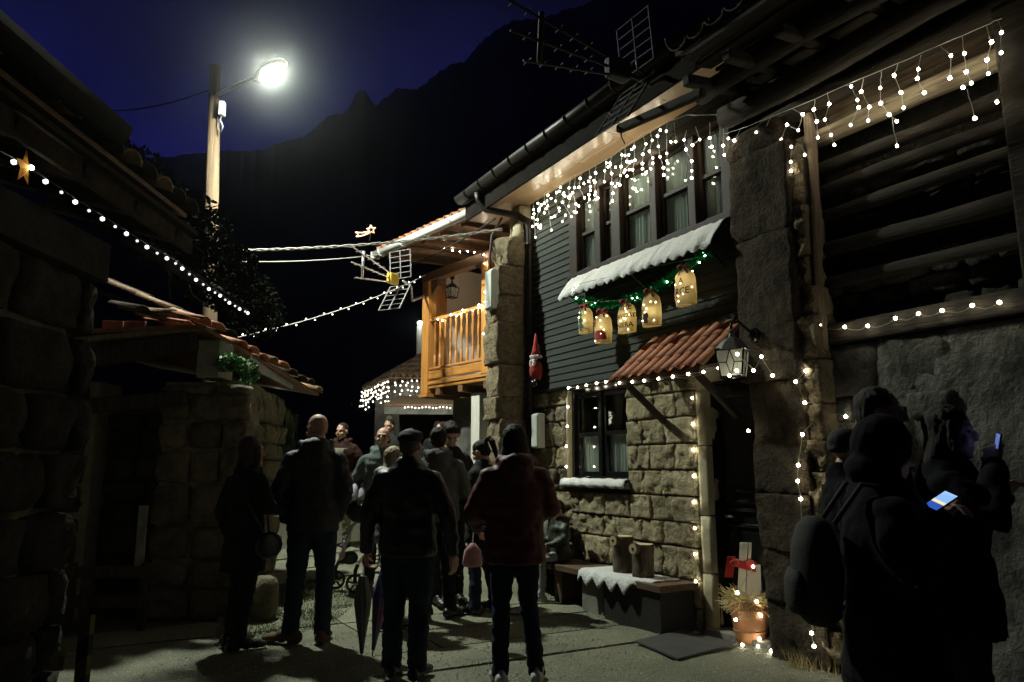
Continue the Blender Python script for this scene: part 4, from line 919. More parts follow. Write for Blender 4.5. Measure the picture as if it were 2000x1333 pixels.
top = [(95, 900), (190, 835), (305, 765), (400, 722), (520, 655), (590, 605), (680, 540), (720, 522), (805, 478), (910, 440), (1100, 440)]
rg = random.Random(1); BL = []; WR = []
for st in strands:
    P = zpts(F1, .17, st, .375, 1000, 60, .03, rg); WR.append(P); BL += [(p, rg.choice((BW, BW, BV, BU))) for p in P[1:]]
WR.append(zpts(F1, .17, top, .375, 1000, 60))
for k in range(46):
    f = rg.random() ** 1.4; x = 105 + 700 * f; y = 905 - 430 * f + rg.uniform(15, 150 + 90 * f)
    BL += [(p, BV) for p in zpts(F1, .17, [(x, y)], .375, 1000, 60, .03, rg)]
lights('curtain of white icicle lights under the varnished soffit of the stone house', BL, WR, M['cable'], group='icicle light curtains', name='icicle_lights')
bst = [[(365, 370), (361, 408), (372, 453), (376, 513)], [(412, 345), (418, 388), (402, 446), (425, 503), (437, 540)], [(480, 318), (500, 322), (523, 373), (528, 401), (498, 466)], [(545, 292), (537, 342), (567, 399), (563, 450)],
 [(613, 265), (608, 328), (610, 385), (641, 428), (669, 452)], [(672, 238), (660, 281), (685, 345), (695, 402)], [(760, 205), (750, 258), (746, 293), (772, 346)], [(832, 168), (871, 208), (867, 291)], [(912, 138), (921, 200), (928, 268), (947, 310), (916, 326)],
 [(1002, 100), (1022, 157), (1005, 224), (1010, 275)], [(1050, 80), (1059, 122), (1058, 197), (1042, 380)], [(930, 330), (960, 441)], [(650, 430), (670, 544)], [(281, 405), (320, 426), (303, 485), (261, 465), (240, 520), (277, 547), (275, 603), (276, 637)], [(310, 520), (327, 577)], [(200, 440), (180, 482), (147, 494), (120, 516)], [(90, 480), (65, 524), (43, 516)]]
btop = [(25, 500), (90, 480), (180, 445), (280, 405), (475, 320), (613, 262), (830, 170), (1002, 95), (1060, 70)]
BL = []; WR = []
for st in bst:
    P = zpts(F1, .16, st, .525, 1400, 0, .03, rg); WR.append(P); BL += [(p, rg.choice((BW, BW, BV, BU))) for p in P[1:]]
WR.append(zpts(F1, .16, btop, .525, 1400, 0))
lights('curtain of warm icicle lights across the open timber loft of the barn', BL, WR, M['cable'], group='icicle light curtains', name='icicle_lights')
def face_string(label, px, d, me=BW, fr=F1, extra=None, cable=None, **k):
    P = []
    for q in px:
        dd = q[2] if len(q) > 2 else d; s, z = on_face(fr, q[0], q[1], dd); P.append(fr.p(s, dd, z))
    return lights(label, [(p, me) for p in P], [P] + (extra or []), cable, **k)
face_string('row of warm lights along the dark sill beam of the barn loft', [(1575, 664), (1601, 636), (1650, 639), (1695, 637), (1749, 622), (1794, 613), (1840, 607), (1899, 597), (1952, 591)], .10, sag=.03)
face_string('lights running down the wall edge just left of the front door', [(1403, 719), (1362, 720), (1352, 778), (1353, 829), (1354, 879), (1355, 930), (1355, 981), (1357, 1032), (1357, 1083), (1359, 1136)], .045)
face_string('lights down the left jamb of the ground floor window and over its top', [(1106, 912), (1106, 872), (1108, 833), (1109, 795), (1110, 758), (1128, 757), (1145, 753), (1165, 749), (1183, 746)], .09)
face_string('lights along the lower edge of the tiled porch canopy', [(1210, 748, .53), (1235, 746, .53), (1258, 744, .53), (1286, 740, .53), (1314, 736, .53), (1344, 731, .53), (1374, 727, .53), (1404, 719, .53)], .53)
face_string('lights wound about the iron lantern and its bracket', [(1425, 734, .62), (1439, 724, .62), (1440, 692, .64), (1472, 724, .55), (1487, 697, .28), (1509, 734, .27)], .5)
face_string('single light on the edge of the rough pillar beside the door', [(1462, 842, .24), (1460, 815, .24)][:1], .24)
face_string('lights climbing the right side of the rough stone pillar', [(1574, 725, .16), (1554, 746, .27), (1572, 787, .22), (1593, 786, .12), (1606, 801, .10), (1652, 814, .08), (1606, 802, .10), (1567, 849, .24), (1559, 909, .26), (1558, 940, .26), (1564, 975, .27), (1568, 1060, .27), (1570, 1110, .27), (1572, 1150, .27), (1578, 1170, .27), (1587, 1211, .27), (1585, 1237, .28), (1590, 1263, .28)], .1)
def ground_pts(px, z=.02): 
    o = []
    for u, v in px: r = ray(u, v); t = (z - EYE) / r.z; o.append(C0 + r * t)
    return o
G = ground_pts([(1575, 1272), (1556, 1279), (1541, 1282), (1522, 1272), (1506, 1272)])
lights('short run of lights lying on the ground at the pillar foot', [(p, BW) for p in G], [G])
# eave of the near left house
px = [(-10, 300, 1), (27, 317, 1), (89, 355, 1), (120, 376, 0), (147, 395, 1), (174, 412, 0), (200, 428, 1), (225, 443, 0), (247, 457, 1), (268, 471, 0), (287, 483, 1), (307, 495, 0), (326, 505, 1), (343, 515, 0), (356, 525, 1), (370, 536, 0), (383, 547, 1), (397, 556, 0), (408, 565, 1), (420, 572, 0), (430, 578, 1), (440, 586, 0), (448, 592, 1), (459, 598, 0), (468, 604, 1), (479, 609, 0), (484, 612, 1)]
BL = []; P = []
for u, v, b in px: s, z = on_face(FLn, u, v, .25); q = FLn.p(s, .25, z); P.append(q); BL.append((q, BC if b else BL_))
lights('long string of round white lights along the dark left eave', BL, [[p + V(0, 0, .02) for p in P]], M['bcable'], r=.004)
# span across the lane to the balcony
a, b = at(450, 662, 8.2), F2.p(2.05, .12, 4.72); BL = []; WP = []
for i in range(25):
    f = i / 24; p = a.lerp(b, f) - V(0, 0, .10 * 4 * f * (1 - f)); WP.append(p)
    if 0 < i < 24: BL.append((p + V(.0, 0, .018 if i % 2 else -.03), BD))
lights('string of small lights stretched across lane from lean-to to balcony', BL, [WP], M['cable'], r=.006, wob=.004)
WPc = [a.lerp(b, i / 8) - V(0, 0, .08 * 4 * (i / 8) * (1 - i / 8)) + V(0, .1, .1) for i in range(9)]
zz = lambda L: [(640 + .315 * x, 380 + .315 * y) for x, y in L]
face_string('small lights strung beneath the balcony roof beam', zz([(633, 328), (678, 320), (725, 338), (773, 347), (820, 357), (868, 352), (910, 360), (968, 376), (975, 430)]), .12, BB_, F2, cable=M['cable'], r=.004)
face_string('small lights wound along the balcony handrail and middle post', zz([(683, 775), (713, 780), (765, 748), (800, 752), (825, 745), (838, 717), (900, 720), (935, 705), (937, 685), (975, 667), (1000, 690), (1015, 660), (1020, 630), (975, 605), (988, 762), (998, 843), (965, 865), (985, 972), (985, 1025)]), .11, BB_, F2, cable=M['cable'], r=.004)
# far house curtain, shed string, lean-to end
rg = random.Random(6); BL = []; WR = []
def curtain(a, b, n, lens):
    for i in range(n):
        p = a.lerp(b, (i + .5 + rg.uniform(-.3, .3)) / n); k = rg.choice(lens); P = [p]
        for j in range(k): P.append(p + V(rg.uniform(-.03, .03), rg.uniform(-.03, .03), -.10 - .125 * j + rg.uniform(-.04, .04))); BL.append((P[-1], BF))
        WR.append(P)
    WR.append([a, b])
curtain(cn + V(0, -.05, zf), cn.lerp(rt, .5) + V(0, -.05, zf), 15, (3, 4, 5)); curtain(cn + V(-.05, 0, zf), lf + V(-.05, 0, zf), 17, (3, 4, 5))
lights('far curtain of warm lights hung round the hipped roof eave', BL, WR, r=.006, group='icicle light curtains', name='icicle_lights')
P = [V(-2.3 + .075 * i, 16.0 - .05, 2.70 + .012 * math.sin(i * 1.3)) for i in range(19)]
lights('row of tiny lights on the pale eave board of the low shed', [(p, BT) for p in P], [P])
p0 = at(536, 776, 10.2); P = [p0 + V(.03 * math.sin(i * 2.1), .02 * math.cos(i * 3), -.02 * i) for i in range(11)]
lights('little bunch of white lights hanging at the end of the lean-to eave', [(p, BT) for p in P], [P])
# ------------------------------------------------------------------ cables
def cable(label, a, b, sag, r, m, n=24, twist=False):
    a, b = Vector(a), Vector(b); mb = MB()
    def q(f, ph=0):
        p = a.lerp(b, f) - V(0, 0, sag * 4 * f * (1 - f))
        return p + V(0, math.sin(f * 60 + ph), math.cos(f * 60 + ph)) * (r * 1.3 if twist else 0)
    k = n * (4 if twist else 1)
    mb.tube([q(i / k) for i in range(k + 1)], r, 5)
    if twist: mb.tube([q(i / k, math.pi) for i in range(k + 1)], r, 5)
    return mb.build('overhead_cable', m, None, True, label=label, cat='cable', group='overhead cables')
cable('thick twisted white cable crossing the lane above the antenna', at(455, 490, 9.0), F1.p(3.2, .35, 4.55), .06, .009, M['cable'], twist=True)
cable('thin pale wire below the twisted cable reaching the balcony gutter', at(470, 512, 9.0), F2.p(2.3, .85, 5.02), .04, .007, M['cable'])
cable('black wire running from the lamp pole to left roof', at(420, 172, 11.1), at(180, 215, 14), .15, .014, M['bcable'])
cable('black wire beneath the balcony eaves to the stone pillar', F2.p(2.2, .4, 4.86), F1.p(3.3, .40, 4.72), .05, .012, M['bcable'])
# comet ornament on the cable
CM = thing('comet_ornament', 'glowing orange comet star hung on the cable over the lane', 'ornament', at(722, 452, 10.2))
c = at(725, 450, 10.2); S = .0072
def Q(u, v): return at(u, v, 10.2)
sp = []
for i in range(11):
    a = math.pi / 2 + i * math.pi / 5 + .1; r = 9 if i % 2 == 0 else 4; sp.append(Q(725 + r * math.cos(a), 449 - r * math.sin(a)))
MB().tube(sp, .010, 5).build('star', M['star'], CM)
for L in ([(720, 452), (708, 455), (694, 454)], [(694, 454), (700, 458), (696, 463)], [(696, 463), (708, 461), (721, 456)]): MB().tube([Q(*x) for x in L], .009, 5).build('tail', M['star'], CM)
MB().tube([Q(725, 455), Q(722, 470)], .005, 4).build('hook', M['bcable'], CM)
# little lit star under the near eave
ST = thing('star_ornament', 'small glowing paper star under the dark left eave', 'ornament', FLn.p(-1.2, .25, 2.9))
s, z = on_face(FLn, 48, 328, .26); c = FLn.p(s, .26, z); mb = MB()
vs = []
for sg in (1, -1):
    vs.append(c + V(.022 * sg, 0, 0))
ring = []
for i in range(10): a = math.pi / 2 + i * math.pi / 5; r = .10 if i % 2 == 0 else .042; ring.append(c + V(math.cos(a) * r * .1, math.cos(a) * r * .55, math.sin(a) * r))
mb.add(vs + ring, [(0, 2 + i, 2 + (i + 1) % 10) for i in range(10)] + [(1, 2 + (i + 1) % 10, 2 + i) for i in range(10)])
mb.build('paper_star', cloth_glow('amber_star_paper', (.85, .5, .15), .6), ST); put('bulb', BW, ST, Matrix.Translation(c + V(.035, 0, .0)))
# ------------------------------------------------------------------ television antennas
def antenna(label, o, f, m, box, sc=1.0, base=None, mast=None):
    o = Vector(o); f = Vector(f).normalized(); c = f.cross(V(0, 0, 1)).normalized(); u = c.cross(f)
    def P(a, b, h): return o + (f * a + c * b + u * h) * sc
    t = thing('tv_antenna', label, 'antenna', o)
    for ang, ln, h0 in ((.20, 1.0, .07), (.03, .95, .0), (-.14, .85, -.06)):
        bm_ = MB(); e = (math.cos(ang), math.sin(ang)); bm_.tube([P(.10, 0, h0), P(.1 + ln * e[0], 0, h0 + ln * e[1])], .011 * sc, 6); bo = bm_.build('boom', m, t)
        k = .25
        while k < ln:
            x, h = .1 + k * e[0], h0 + k * e[1]; MB().tube([P(x, -.055, h), P(x, .055, h)], .006 * sc, 5).build('director', m, bo); k += .14
    bm_ = MB(); bm_.tube([P(.78, 0, .26), P(.80, 0, -.16)], .022 * sc, 8); bm_.build('spacer', m, t, True)
    MB().loft([(0, 0, 0, .01, .01)], 6) if False else None
    b8 = [P(a, b, h) for h in (-.085, .085) for a, b in ((-.03, -.06), (.17, -.045), (.17, .045), (-.03, .06))]
    MB().box8(b8).build('dipole_box', box, t, bevel=.02 * sc)
    for sg, (x1, h1) in ((1, (-.10, .50)), (-1, (.14, -.50))):
        pn = MB(); h0 = .06 * sg; x0 = -.14
        for b in (-.20, 0, .20): pn.tube([P(x0, b, h0), P(x1, b, h1)], .010 * sc, 6)
        for k in range(6): f_ = k / 5; x, h = x0 + (x1 - x0) * f_, h0 + (h1 - h0) * f_; pn.tube([P(x, -.21, h), P(x, .21, h)], .006 * sc, 5)
        pn.build('reflector', m, t)
    if mast: MB().tube(mast, .02, 8).build('mast', m, t, True)
    return t
ao = at(772, 547, 11.35)
antenna('silver television antenna with yellow box on the balcony corner', ao, (-.46, -.86, .0), M['alum'], M['yellow'], 1.0, mast=[ao + V(.10, .12, .02), ao + V(.22, .25, -.05), ao + V(.24, .25, -.28), F2.p(2.1, .10, 4.36)])
ao2 = F1.p(-.26, .98, 4.92)
M['dalum'] = mat('dark_tube', (.022, .022, .02), None, .8, 10)  # near-black tube, much darker than the silver antenna
antenna('large dark television antenna jutting from the eave of stone house', ao2, (-.865, -.50, .0), M['dalum'], M['dalum'], 1.12, mast=[ao2, ao2 - F1.n * .3 + V(0, 0, -.05), F1.p(-.28, .5, 5.0)])
# ------------------------------------------------------------------ awning, garland, sacks
AW = thing('snow_awning', 'white felt snow awning with scalloped hem beneath the gallery windows', 'awning', F1.p(.6, .1, 3.6))
q = MB(); nu, nv = 200, 7
for i in range(nu + 1):
    f = i / nu; s = 1.88 - 2.44 * f
    for j in range(nv + 1):
        g = j / nv; d = .135 + .20 * g; z = 3.60 - .20 * g - .05 * g * g
        if j == nv: z -= .01 + .030 * abs(math.sin(f * 60)) + .012 * noise.noise(V(f * 20, 1, 0))
        d += .018 * noise.noise(V(f * 26, g * 2, 4)) + .010 * math.sin(f * 50) * g; z += .016 * noise.noise(V(f * 14, g * 2, 8)) * (1 if 0 < j else .5) + .008 * noise.noise(V(f * 60, g * 5, 2))
        q.v.append(tuple(F1.p(s, d, z)))
for i in range(nu):
    for j in range(nv): a = i * (nv + 1) + j; q.f.append((a, a + nv + 1, a + nv + 2, a + 1))
q.mi = [0] * len(q.f)
o = q.build('felt', M['snow'], AW, True); sm = o.modifiers.new('thickness', 'SOLIDIFY'); sm.thickness = .005
q = MB(); nu = 120
for i in range(nu + 1):
    s = 1.84 - 2.38 * i / nu; w_ = .012 * math.sin(i * 1.1)
    q.v += [tuple(F1.p(s, .08, 3.57 + w_)), tuple(F1.p(s, .29, 3.34 + w_))]
for i in range(nu): q.f.append((2 * i, 2 * i + 2, 2 * i + 3, 2 * i + 1))
q.mi = [0] * nu; o = q.build('corrugated_sheet', mat('dark_green_sheet', (.02, .03, .022), None, .5), AW, True); sm = o.modifiers.new('thickness', 'SOLIDIFY'); sm.thickness = .006
for s in (1.7, .6, -.45): MB().beam(F1.p(s, .28, 3.35), F1.p(s, .06, 3.2), .02, .02, up=F1.a).build('bracket', M['dgut'], AW)
gp = [(1125, 585), (1160, 590), (1180, 598), (1210, 594), (1232, 585), (1262, 575), (1285, 562), (1310, 548), (1330, 530), (1355, 512), (1385, 492)]
GP = [F1.p(on_face(F1, u, v, .29)[0], .29, on_face(F1, u, v, .29)[1]) for u, v in gp]
rg = random.Random(4); q = MB()
for a, b in zip(GP, GP[1:]):
    for i in range(420):
        p = a.lerp(b, rg.random()); l = V(rg.uniform(-1, 1), rg.uniform(-1, 1), rg.uniform(-1, 1)).normalized() * rg.uniform(.03, .085); e = l.orthogonal().normalized() * .003
        q.add([p - e, p + e, p + l + e, p + l - e], [(0, 1, 2, 3)])
GA = q.build('garland', M['tinsel'], None, label='shiny green tinsel garland draped below the white awning', cat='garland')
gl_ = [(1126, 582), (1145, 588), (1162, 592), (1235, 583), (1245, 582), (1303, 551), (1325, 541), (1366, 513), (1377, 500), (1123, 556), (1119, 566)]
face_string('small white lights threaded through the green tinsel garland', gl_, .31, BS_, F1)
def sack(label, s, d, z, h, wd, dp, tilt, deco, ang=0.0):
    """cotton sack hung by its neck; hem at the bottom, red bow on top"""
    t = thing('cotton_sack', label, 'decorative sack', F1.p(s, d, z + h), 'cotton sacks hung on the garland')
    ca, sa = math.cos(ang), -math.sin(ang)
    def L(x, y, zz): return F1.p(s - (x * ca - y * sa), d + x * sa + y * ca, z + zz + tilt * x)   # x to the viewer's right
    prof = [(.0, .96), (.02, 1.0), (.3, 1.02), (.6, 1.0), (.75, .93), (.86, .76), (.94, .48), (.99, .22), (1.0, .16)]
    def wdt(f):
        for (a, b), (c_, e) in zip(prof, prof[1:]):
            if a <= f <= c_: return b + (e - b) * (f - a) / (c_ - a)
        return .16
    q = MB(); n = 28; nz = 26
    def pt(a, f):
        k = wdt(f); x = math.copysign(abs(math.cos(a)) ** .75, math.cos(a)) * wd / 2 * k; y = math.copysign(abs(math.sin(a)) ** .8, math.sin(a)) * dp / 2 * (k * .55 + .45 * min(1, k) if f < .8 else k)
        nn = .008 * noise.noise(V(x * 22, y * 22 + s * 9, f * 6)) + .006 * math.sin(a * 9 + s) * max(0, f - .55) * 2
        return x * (1 + nn * 6), y + nn, f * h
    for i in range(nz + 1):
        for j in range(n): q.v.append(tuple(L(*pt(2 * math.pi * j / n, i / nz))))
    for i in range(nz):
        for j in range(n): q.f.append((i * n + j, i * n + (j + 1) % n, (i + 1) * n + (j + 1) % n, (i + 1) * n + j))
    q.f.append(tuple(range(n))); q.f.append(tuple(nz * n + j for j in range(n))); q.mi = [0] * len(q.f)
    q.build('cloth', M['bag'], t, True)
    fr_ = lambda x, zz: dp / 2 * max(.05, 1 - min(1, abs(x) / (wd / 2 * max(.2, wdt(zz / h)))) ** 2.2) ** .5 * min(1, wdt(zz / h) + .05) + .006
    def surf(x, zz): return L(x, fr_(x, zz), zz)
    # bow
    b = MB()
    for sg in (-1, 1):
        b.ell(L(sg * .038, .01, h + .012), (.035, .022, .026), 8, 6); b.tube([L(0, .02, h), L(sg * .03, .03, h - .03), L(sg * .05, .03, h - .065)], [.008, .014, .016], 6, flat=.4)
    b.ell(L(0, .02, h + .004), (.014, .014, .014), 6, 5); b.build('bow', M['red'], t, True)
    rg = random.Random(int(s * 100) + 50)
    for k in range(7):
        x, zz = rg.uniform(-.44, .44) * wd, rg.uniform(.06, .86) * h; put('bulb', BX_, t, Matrix.Translation(surf(x, zz)))
    for k in range(4): put('bulb', BY_, t, Matrix.Translation(L(rg.uniform(-.2, .2) * wd, 0, rg.uniform(.25, .75) * h)))
    def patch(poly, m, nm, off=.004):
        xs_ = [p[0] for p in poly]; zs_ = [p[1] for p in poly]; st_ = .007; g = {}; q = MB(); x0, z0 = min(xs_), min(zs_)
        def inside(x, zz):
            r = False; j = len(poly) - 1
            for i in range(len(poly)):
                xi, zi = poly[i]; xj, zj = poly[j]
                if (zi > zz) != (zj > zz) and x < (xj - xi) * (zz - zi) / (zj - zi + 1e-12) + xi: r = not r
                j = i
            return r
        nx, nz_ = int((max(xs_) - x0) / st_) + 1, int((max(zs_) - z0) / st_) + 1
        def vid(i, k):
            if (i, k) not in g: g[(i, k)] = len(q.v); x, zz = x0 + i * st_, z0 + k * st_; q.v.append(tuple(L(x, fr_(x, zz) + off, zz)))
            return g[(i, k)]
        for i in range(nx):
            for k in range(nz_):
                if inside(x0 + (i + .5) * st_, z0 + (k + .5) * st_): q.f.append((vid(i, k), vid(i + 1, k), vid(i + 1, k + 1), vid(i, k + 1)))
        q.mi = [0] * len(q.f)
        if q.f: q.build(nm, m, t, True)
    def text(lines):
        for tx, x0, zz, size in lines:
            cu = bpy.data.curves.new('t', 'FONT'); cu.body = tx; cu.size = size; cu.align_x = 'CENTER'; cu.offset = .0012; cu.resolution_u = 3
            to = bpy.data.objects.new('t', cu); COL.objects.link(to); dg = bpy.context.evaluated_depsgraph_get(); me = bpy.data.meshes.new_from_object(to.evaluated_get(dg))
            bm = bmesh.new(); bm.from_mesh(me); bmesh.ops.subdivide_edges(bm, edges=[e for e in bm.edges if e.calc_length() > .02], cuts=2)
            for v in bm.verts: x, y = v.co.x + x0, v.co.y + zz; v.co = L(x, fr_(x, y) + .004, y)
            bm.to_mesh(me); bm.free(); bpy.data.objects.remove(to); bpy.data.curves.remove(cu); me.name = 'lettering'; me.materials.clear(); me.materials.append(M['print']); put('lettering', me, t)
    deco(patch, text, h, wd)
    return t
def deco_tree(patch, text, h, wd):
    for k in range(4): z0 = .05 + k * .065; patch([(-.055 + k * .010 - .02, z0), (.055 - k * .010 - .02, z0), (-.02, z0 + .10)], M['felt'], 'tree_print', .004 + .001 * k)
    patch([(-.035, .02), (-.005, .02), (-.005, .05), (-.035, .05)], M['print'], 'trunk_print')
def deco_red(patch, text, h, wd):
    patch([(-.085, .03), (.075, .03), (.07, .10), (.03, .13), (-.03, .13), (-.085, .11)], M['red'], 'red_print')
    patch([(-.085, .17), (-.06, .27), (-.04, .27), (-.06, .17)], M['red'], 'red_print')
def deco_text(patch, text, h, wd): text([('FELIZ', 0, .225, .066), ('NAVIDAD', 0, .145, .058), ('NIERA', .0, .05, .066)])
def deco_deer(patch, text, h, wd):
    patch([(-.06, .03), (-.01, .03), (0, .10), (-.01, .13), (-.05, .13), (-.07, .09)], M['print'], 'dark_print'); patch([(-.085, .12), (-.07, .12), (-.055, .20), (-.068, .20)], M['print'], 'dark_print')
def deco_text2(patch, text, h, wd): text([('A', -.01, .20, .075), ('RCE', -.005, .10, .085)]); patch([(-.085, .07), (-.065, .07), (-.06, .16), (-.08, .16)], M['red'], 'red_print')
M['felt'] = mat('dark_green_felt', (.02, .10, .07), (.03, .14, .10), .9)
sack('lit cotton sack printed with a green tree, first on the garland', 1.38, .30, 2.86, .29, .19, .10, .02, deco_tree, .12)
sack('lit cotton sack with a large red print, lowest on the garland', 1.05, .31, 2.70, .33, .20, .11, -.03, deco_red, .30)
sack('lit cotton sack lettered FELIZ NAVIDAD in the middle of the garland', .66, .30, 2.75, .31, .20, .10, .03, deco_text, .34)
sack('lit cotton sack with a dark animal print, fourth on the garland', .28, .30, 2.75, .34, .20, .10, 0, deco_deer, .28)
sack('lit cotton sack with large dark capitals, highest on the garland', -.20, .30, 2.86, .35, .21, .10, .02, deco_text2, .22)
# ------------------------------------------------------------------ things on and by the bench
BN = thing('bench', 'long dark timber bench against the stone wall on stone supports', 'bench', F1.p(1.3, .22, 0))
MB().fbox(F1, 1.02, 2.75, .04, .46, .345, .41).build('seat', M['board'], BN, bevel=.008)
MB().fbox(F1, .08, 1.015, .03, .47, .345, .41).build('seat', M['board'], BN, bevel=.008)
MB().fbox(F1, .12, .95, .06, .44, -.06, .342).build('end_box', mat('black_painted_timber', (.012, .011, .01), (.02, .018, .016), .7, 8, .3, 30), BN, bevel=.008)
MB().fbox(F1, 1.05, 1.42, .06, .38, -.06, .342).build('support_stone', M['plaster'], BN, bevel=.015)
for s in (1.75, 2.55): MB().fbox(F1, s, s + .16, .06, .40, -.06 + max(0, gz(0, F1.p(s, .2, 0).y) - .02), .342).build('leg', M['board'], BN, bevel=.008)
q = MB(); nu, nv = 60, 12
for i in range(nu + 1):
    f = i / nu; s = 1.30 - 1.05 * f
    zig = abs((f * 5.3 + .2) % 1 - .5) * 2
    for j in range(nv + 1):
        g = j / nv; dmax = .50 - .10 * max(0, f - .75) * 4 + .03 * zig; d = .10 + .38 * min(1, g * 1.25); z = .418 + .006 * noise.noise(V(s * 9, d * 9, 0))
        if g > .8: z -= (g - .8) / .2 * (.05 + .10 * zig) * (1 - .8 * max(0, f - .7) / .3); d = .485 + .02 * (g - .8) / .2
        if f > .75: d = .10 + (d - .10) * (1 - .25 * (f - .75) / .25)
        q.v.append(tuple(F1.p(s, d, z)))
for i in range(nu):
    for j in range(nv): a = i * (nv + 1) + j; q.f.append((a, a + nv + 1, a + nv + 2, a + 1))
q.mi = [0] * len(q.f); o = q.build('snow_cloth', M['snow'], None, True, label='white felt cloth with pointed edge draped over the bench end', cat='cloth'); sm = o.modifiers.new('thickness', 'SOLIDIFY'); sm.thickness = .008
def log_ornament(label, s, d, h, r, hx):
    t = thing('log_ornament', label, 'log', F1.p(s, d, .43), 'upright log ornaments on the bench')
    c = F1.p(s, d, 0); P = [c + V(0, 0, .428 + h * i / 10) for i in range(11)]
    mb = MB().tube(P, r, 20)
    for i in range(len(mb.v)):
        p = Vector(mb.v[i]); e = (p - c); e.z = 0; k = noise.noise(p * 14) * .10 + noise.noise(V(math.atan2(e.y, e.x) * 5, p.z * 4, s)) * .06; mb.v[i] = tuple(p + e * k)
    mb.build('trunk', M['bark'], t, True)
    MB().tube([c + V(0, 0, .428 + h), c + V(0, 0, .436 + h)], r * .95, 20).build('cut_face', M['cutwood'], t)
    fw = (F1.n * .55 - F1.a * .2 + V(-.75, -.45, 0)).normalized(); cc = c + fw * (r + .02) + V(0, 0, .428 + h - .03)
    MB().tube([cc - fw * .03, cc + fw * .012], .052, 16).build('snout', M['bark'], t)
    MB().tube([cc + fw * .012, cc + fw * .016], .046, 16).build('snout_face', M['cutwood'], t)
    MB().tube([cc + fw * .016, cc + fw * .020], .013, 10).build('nose', M['black'], t)
    return t
log_ornament('taller upright bark log with a round slice for a snout, on white cloth', .86, .27, .33, .10, 0)
log_ornament('second upright bark log with round snout, nearer the front door', .52, .30, .285, .10, 0)
# little figure with red cap hanging on the wall by the downpipe
GN = thing('hanging_doll', 'small cloth doll in tall red hood hanging beside the downpipe', 'doll', F1.p(2.70, .12, 2.55))
c = F1.p(2.70, .14, 2.60)
MB().loft([(c.x, c.y, c.z - .10, .055, .05), (c.x, c.y, c.z, .085, .075), (c.x, c.y, c.z + .10, .07, .06), (c.x, c.y, c.z + .13, .04, .04)], 14).build('body', M['red'], GN, True)
MB().loft([(c.x, c.y, c.z + .19, .066, .06), (c.x, c.y, c.z + .26, .05, .045), (c.x, c.y, c.z + .36, .028, .026), (c.x - .005, c.y, c.z + .48, .008, .008)], 14).build('hood', M['red'], GN, True)
mb = MB()
for a in range(10): t_ = a / 10 * 6.283; mb.ell(c + V(math.cos(t_) * .062, math.sin(t_) * .055, .185), (.02, .02, .02), 6, 5)
for k in range(8): mb.ell(c + F1.n * .05 + F1.a * (.04 * math.cos(k * .8)) + V(0, 0, .10 + .04 * math.sin(k * .8)), (.024, .024, .024), 6, 5)
mb.build('trim', M['snow'], GN, True)
MB().ell(c + F1.n * .03 + V(0, 0, .16), (.045, .045, .045), 10, 8).build('face', M['skin'], GN, True)
MB().tube([c + F1.n * .03 + F1.a * .02 + V(0, 0, -.10), c + F1.n * .04 + V(0, 0, -.20)], [.03, .035], 8).build('boot', M['black'], GN, True)
MB().tube([c + F1.n * .03 - F1.a * .05 + V(0, 0, -.10), c + F1.n * .04 - F1.a * .05 + V(0, 0, -.19)], [.03, .035], 8).build('boot', M['black'], GN, True)
MB().tube([c + V(0, 0, .3), c + V(0, 0, .3) - F1.n * .09], .005, 4).build('hook', M['metal'], GN)
# figure with red hat standing on the bench
FG = thing('festive_figure', 'pale and black garden figure in red pompom hat by the window', 'figurine', F1.p(2.22, .22, .41))
c = F1.p(2.22, .25, .41)
MB().loft([(c.x, c.y, .412, .10, .09), (c.x, c.y, .50, .125, .11), (c.x, c.y, .66, .12, .105), (c.x, c.y, .82, .085, .08), (c.x, c.y, .90, .05, .05)], 18).build('body', M['plaster'], FG, True)
cb = c - F1.a * .035 - F1.n * .02
MB().loft([(cb.x, cb.y, .43, .10, .09), (cb.x, cb.y, .52, .125, .11), (cb.x, cb.y, .68, .118, .10), (cb.x, cb.y, .84, .08, .075), (cb.x, cb.y, .92, .04, .04)], 18).build('back', M['black'], FG, True)
MB().ell(c + V(0, 0, .56), (.075, .075, .08), 14, 10).build('head', M['black'], FG, True)
hz = .985
MB().loft([(c.x, c.y, hz + .01, .085, .08), (c.x, c.y, hz + .07, .08, .075), (c.x - .01, c.y, hz + .12, .055, .05), (c.x + .01, c.y, hz + .15, .03, .03)], 14).build('hat', M['red'], FG, True)
tp = V(c.x, c.y, hz + .145)
MB().tube([tp, tp - F1.a * .04 + V(0, 0, -.01), tp - F1.a * .075 + V(0, 0, -.06), tp - F1.a * .085 + V(0, 0, -.10)], [.035, .032, .024, .015], 8).build('hat_tip', M['red'], FG, True)
MB().ell(tp - F1.a * .087 + V(0, 0, -.115), (.024, .024, .024), 8, 6).build('pompom', M['snow'], FG, True)
q = MB(); rg = random.Random(3)
for i in range(260):
    a = rg.uniform(0, 6.283); p = c + V(math.cos(a) * .085, math.sin(a) * .08, hz - .41 + rg.uniform(-.015, .02)); l = V(rg.uniform(-1, 1), rg.uniform(-1, 1), rg.uniform(-1, 1)) * .025; e = l.orthogonal().normalized() * .003
    q.add([p - e, p + e, p + l], [(0, 1, 2)])
q.build('tinsel_band', M['silver'], FG)
MB().tube([c - F1.a * .09 + V(0, 0, .62), c - F1.a * .13 + V(0, 0, .58), c - F1.a * .14 + V(0, 0, .50), c - F1.a * .11 + V(0, 0, .43)], .013, 6).build('handle', M['black'], FG, True)
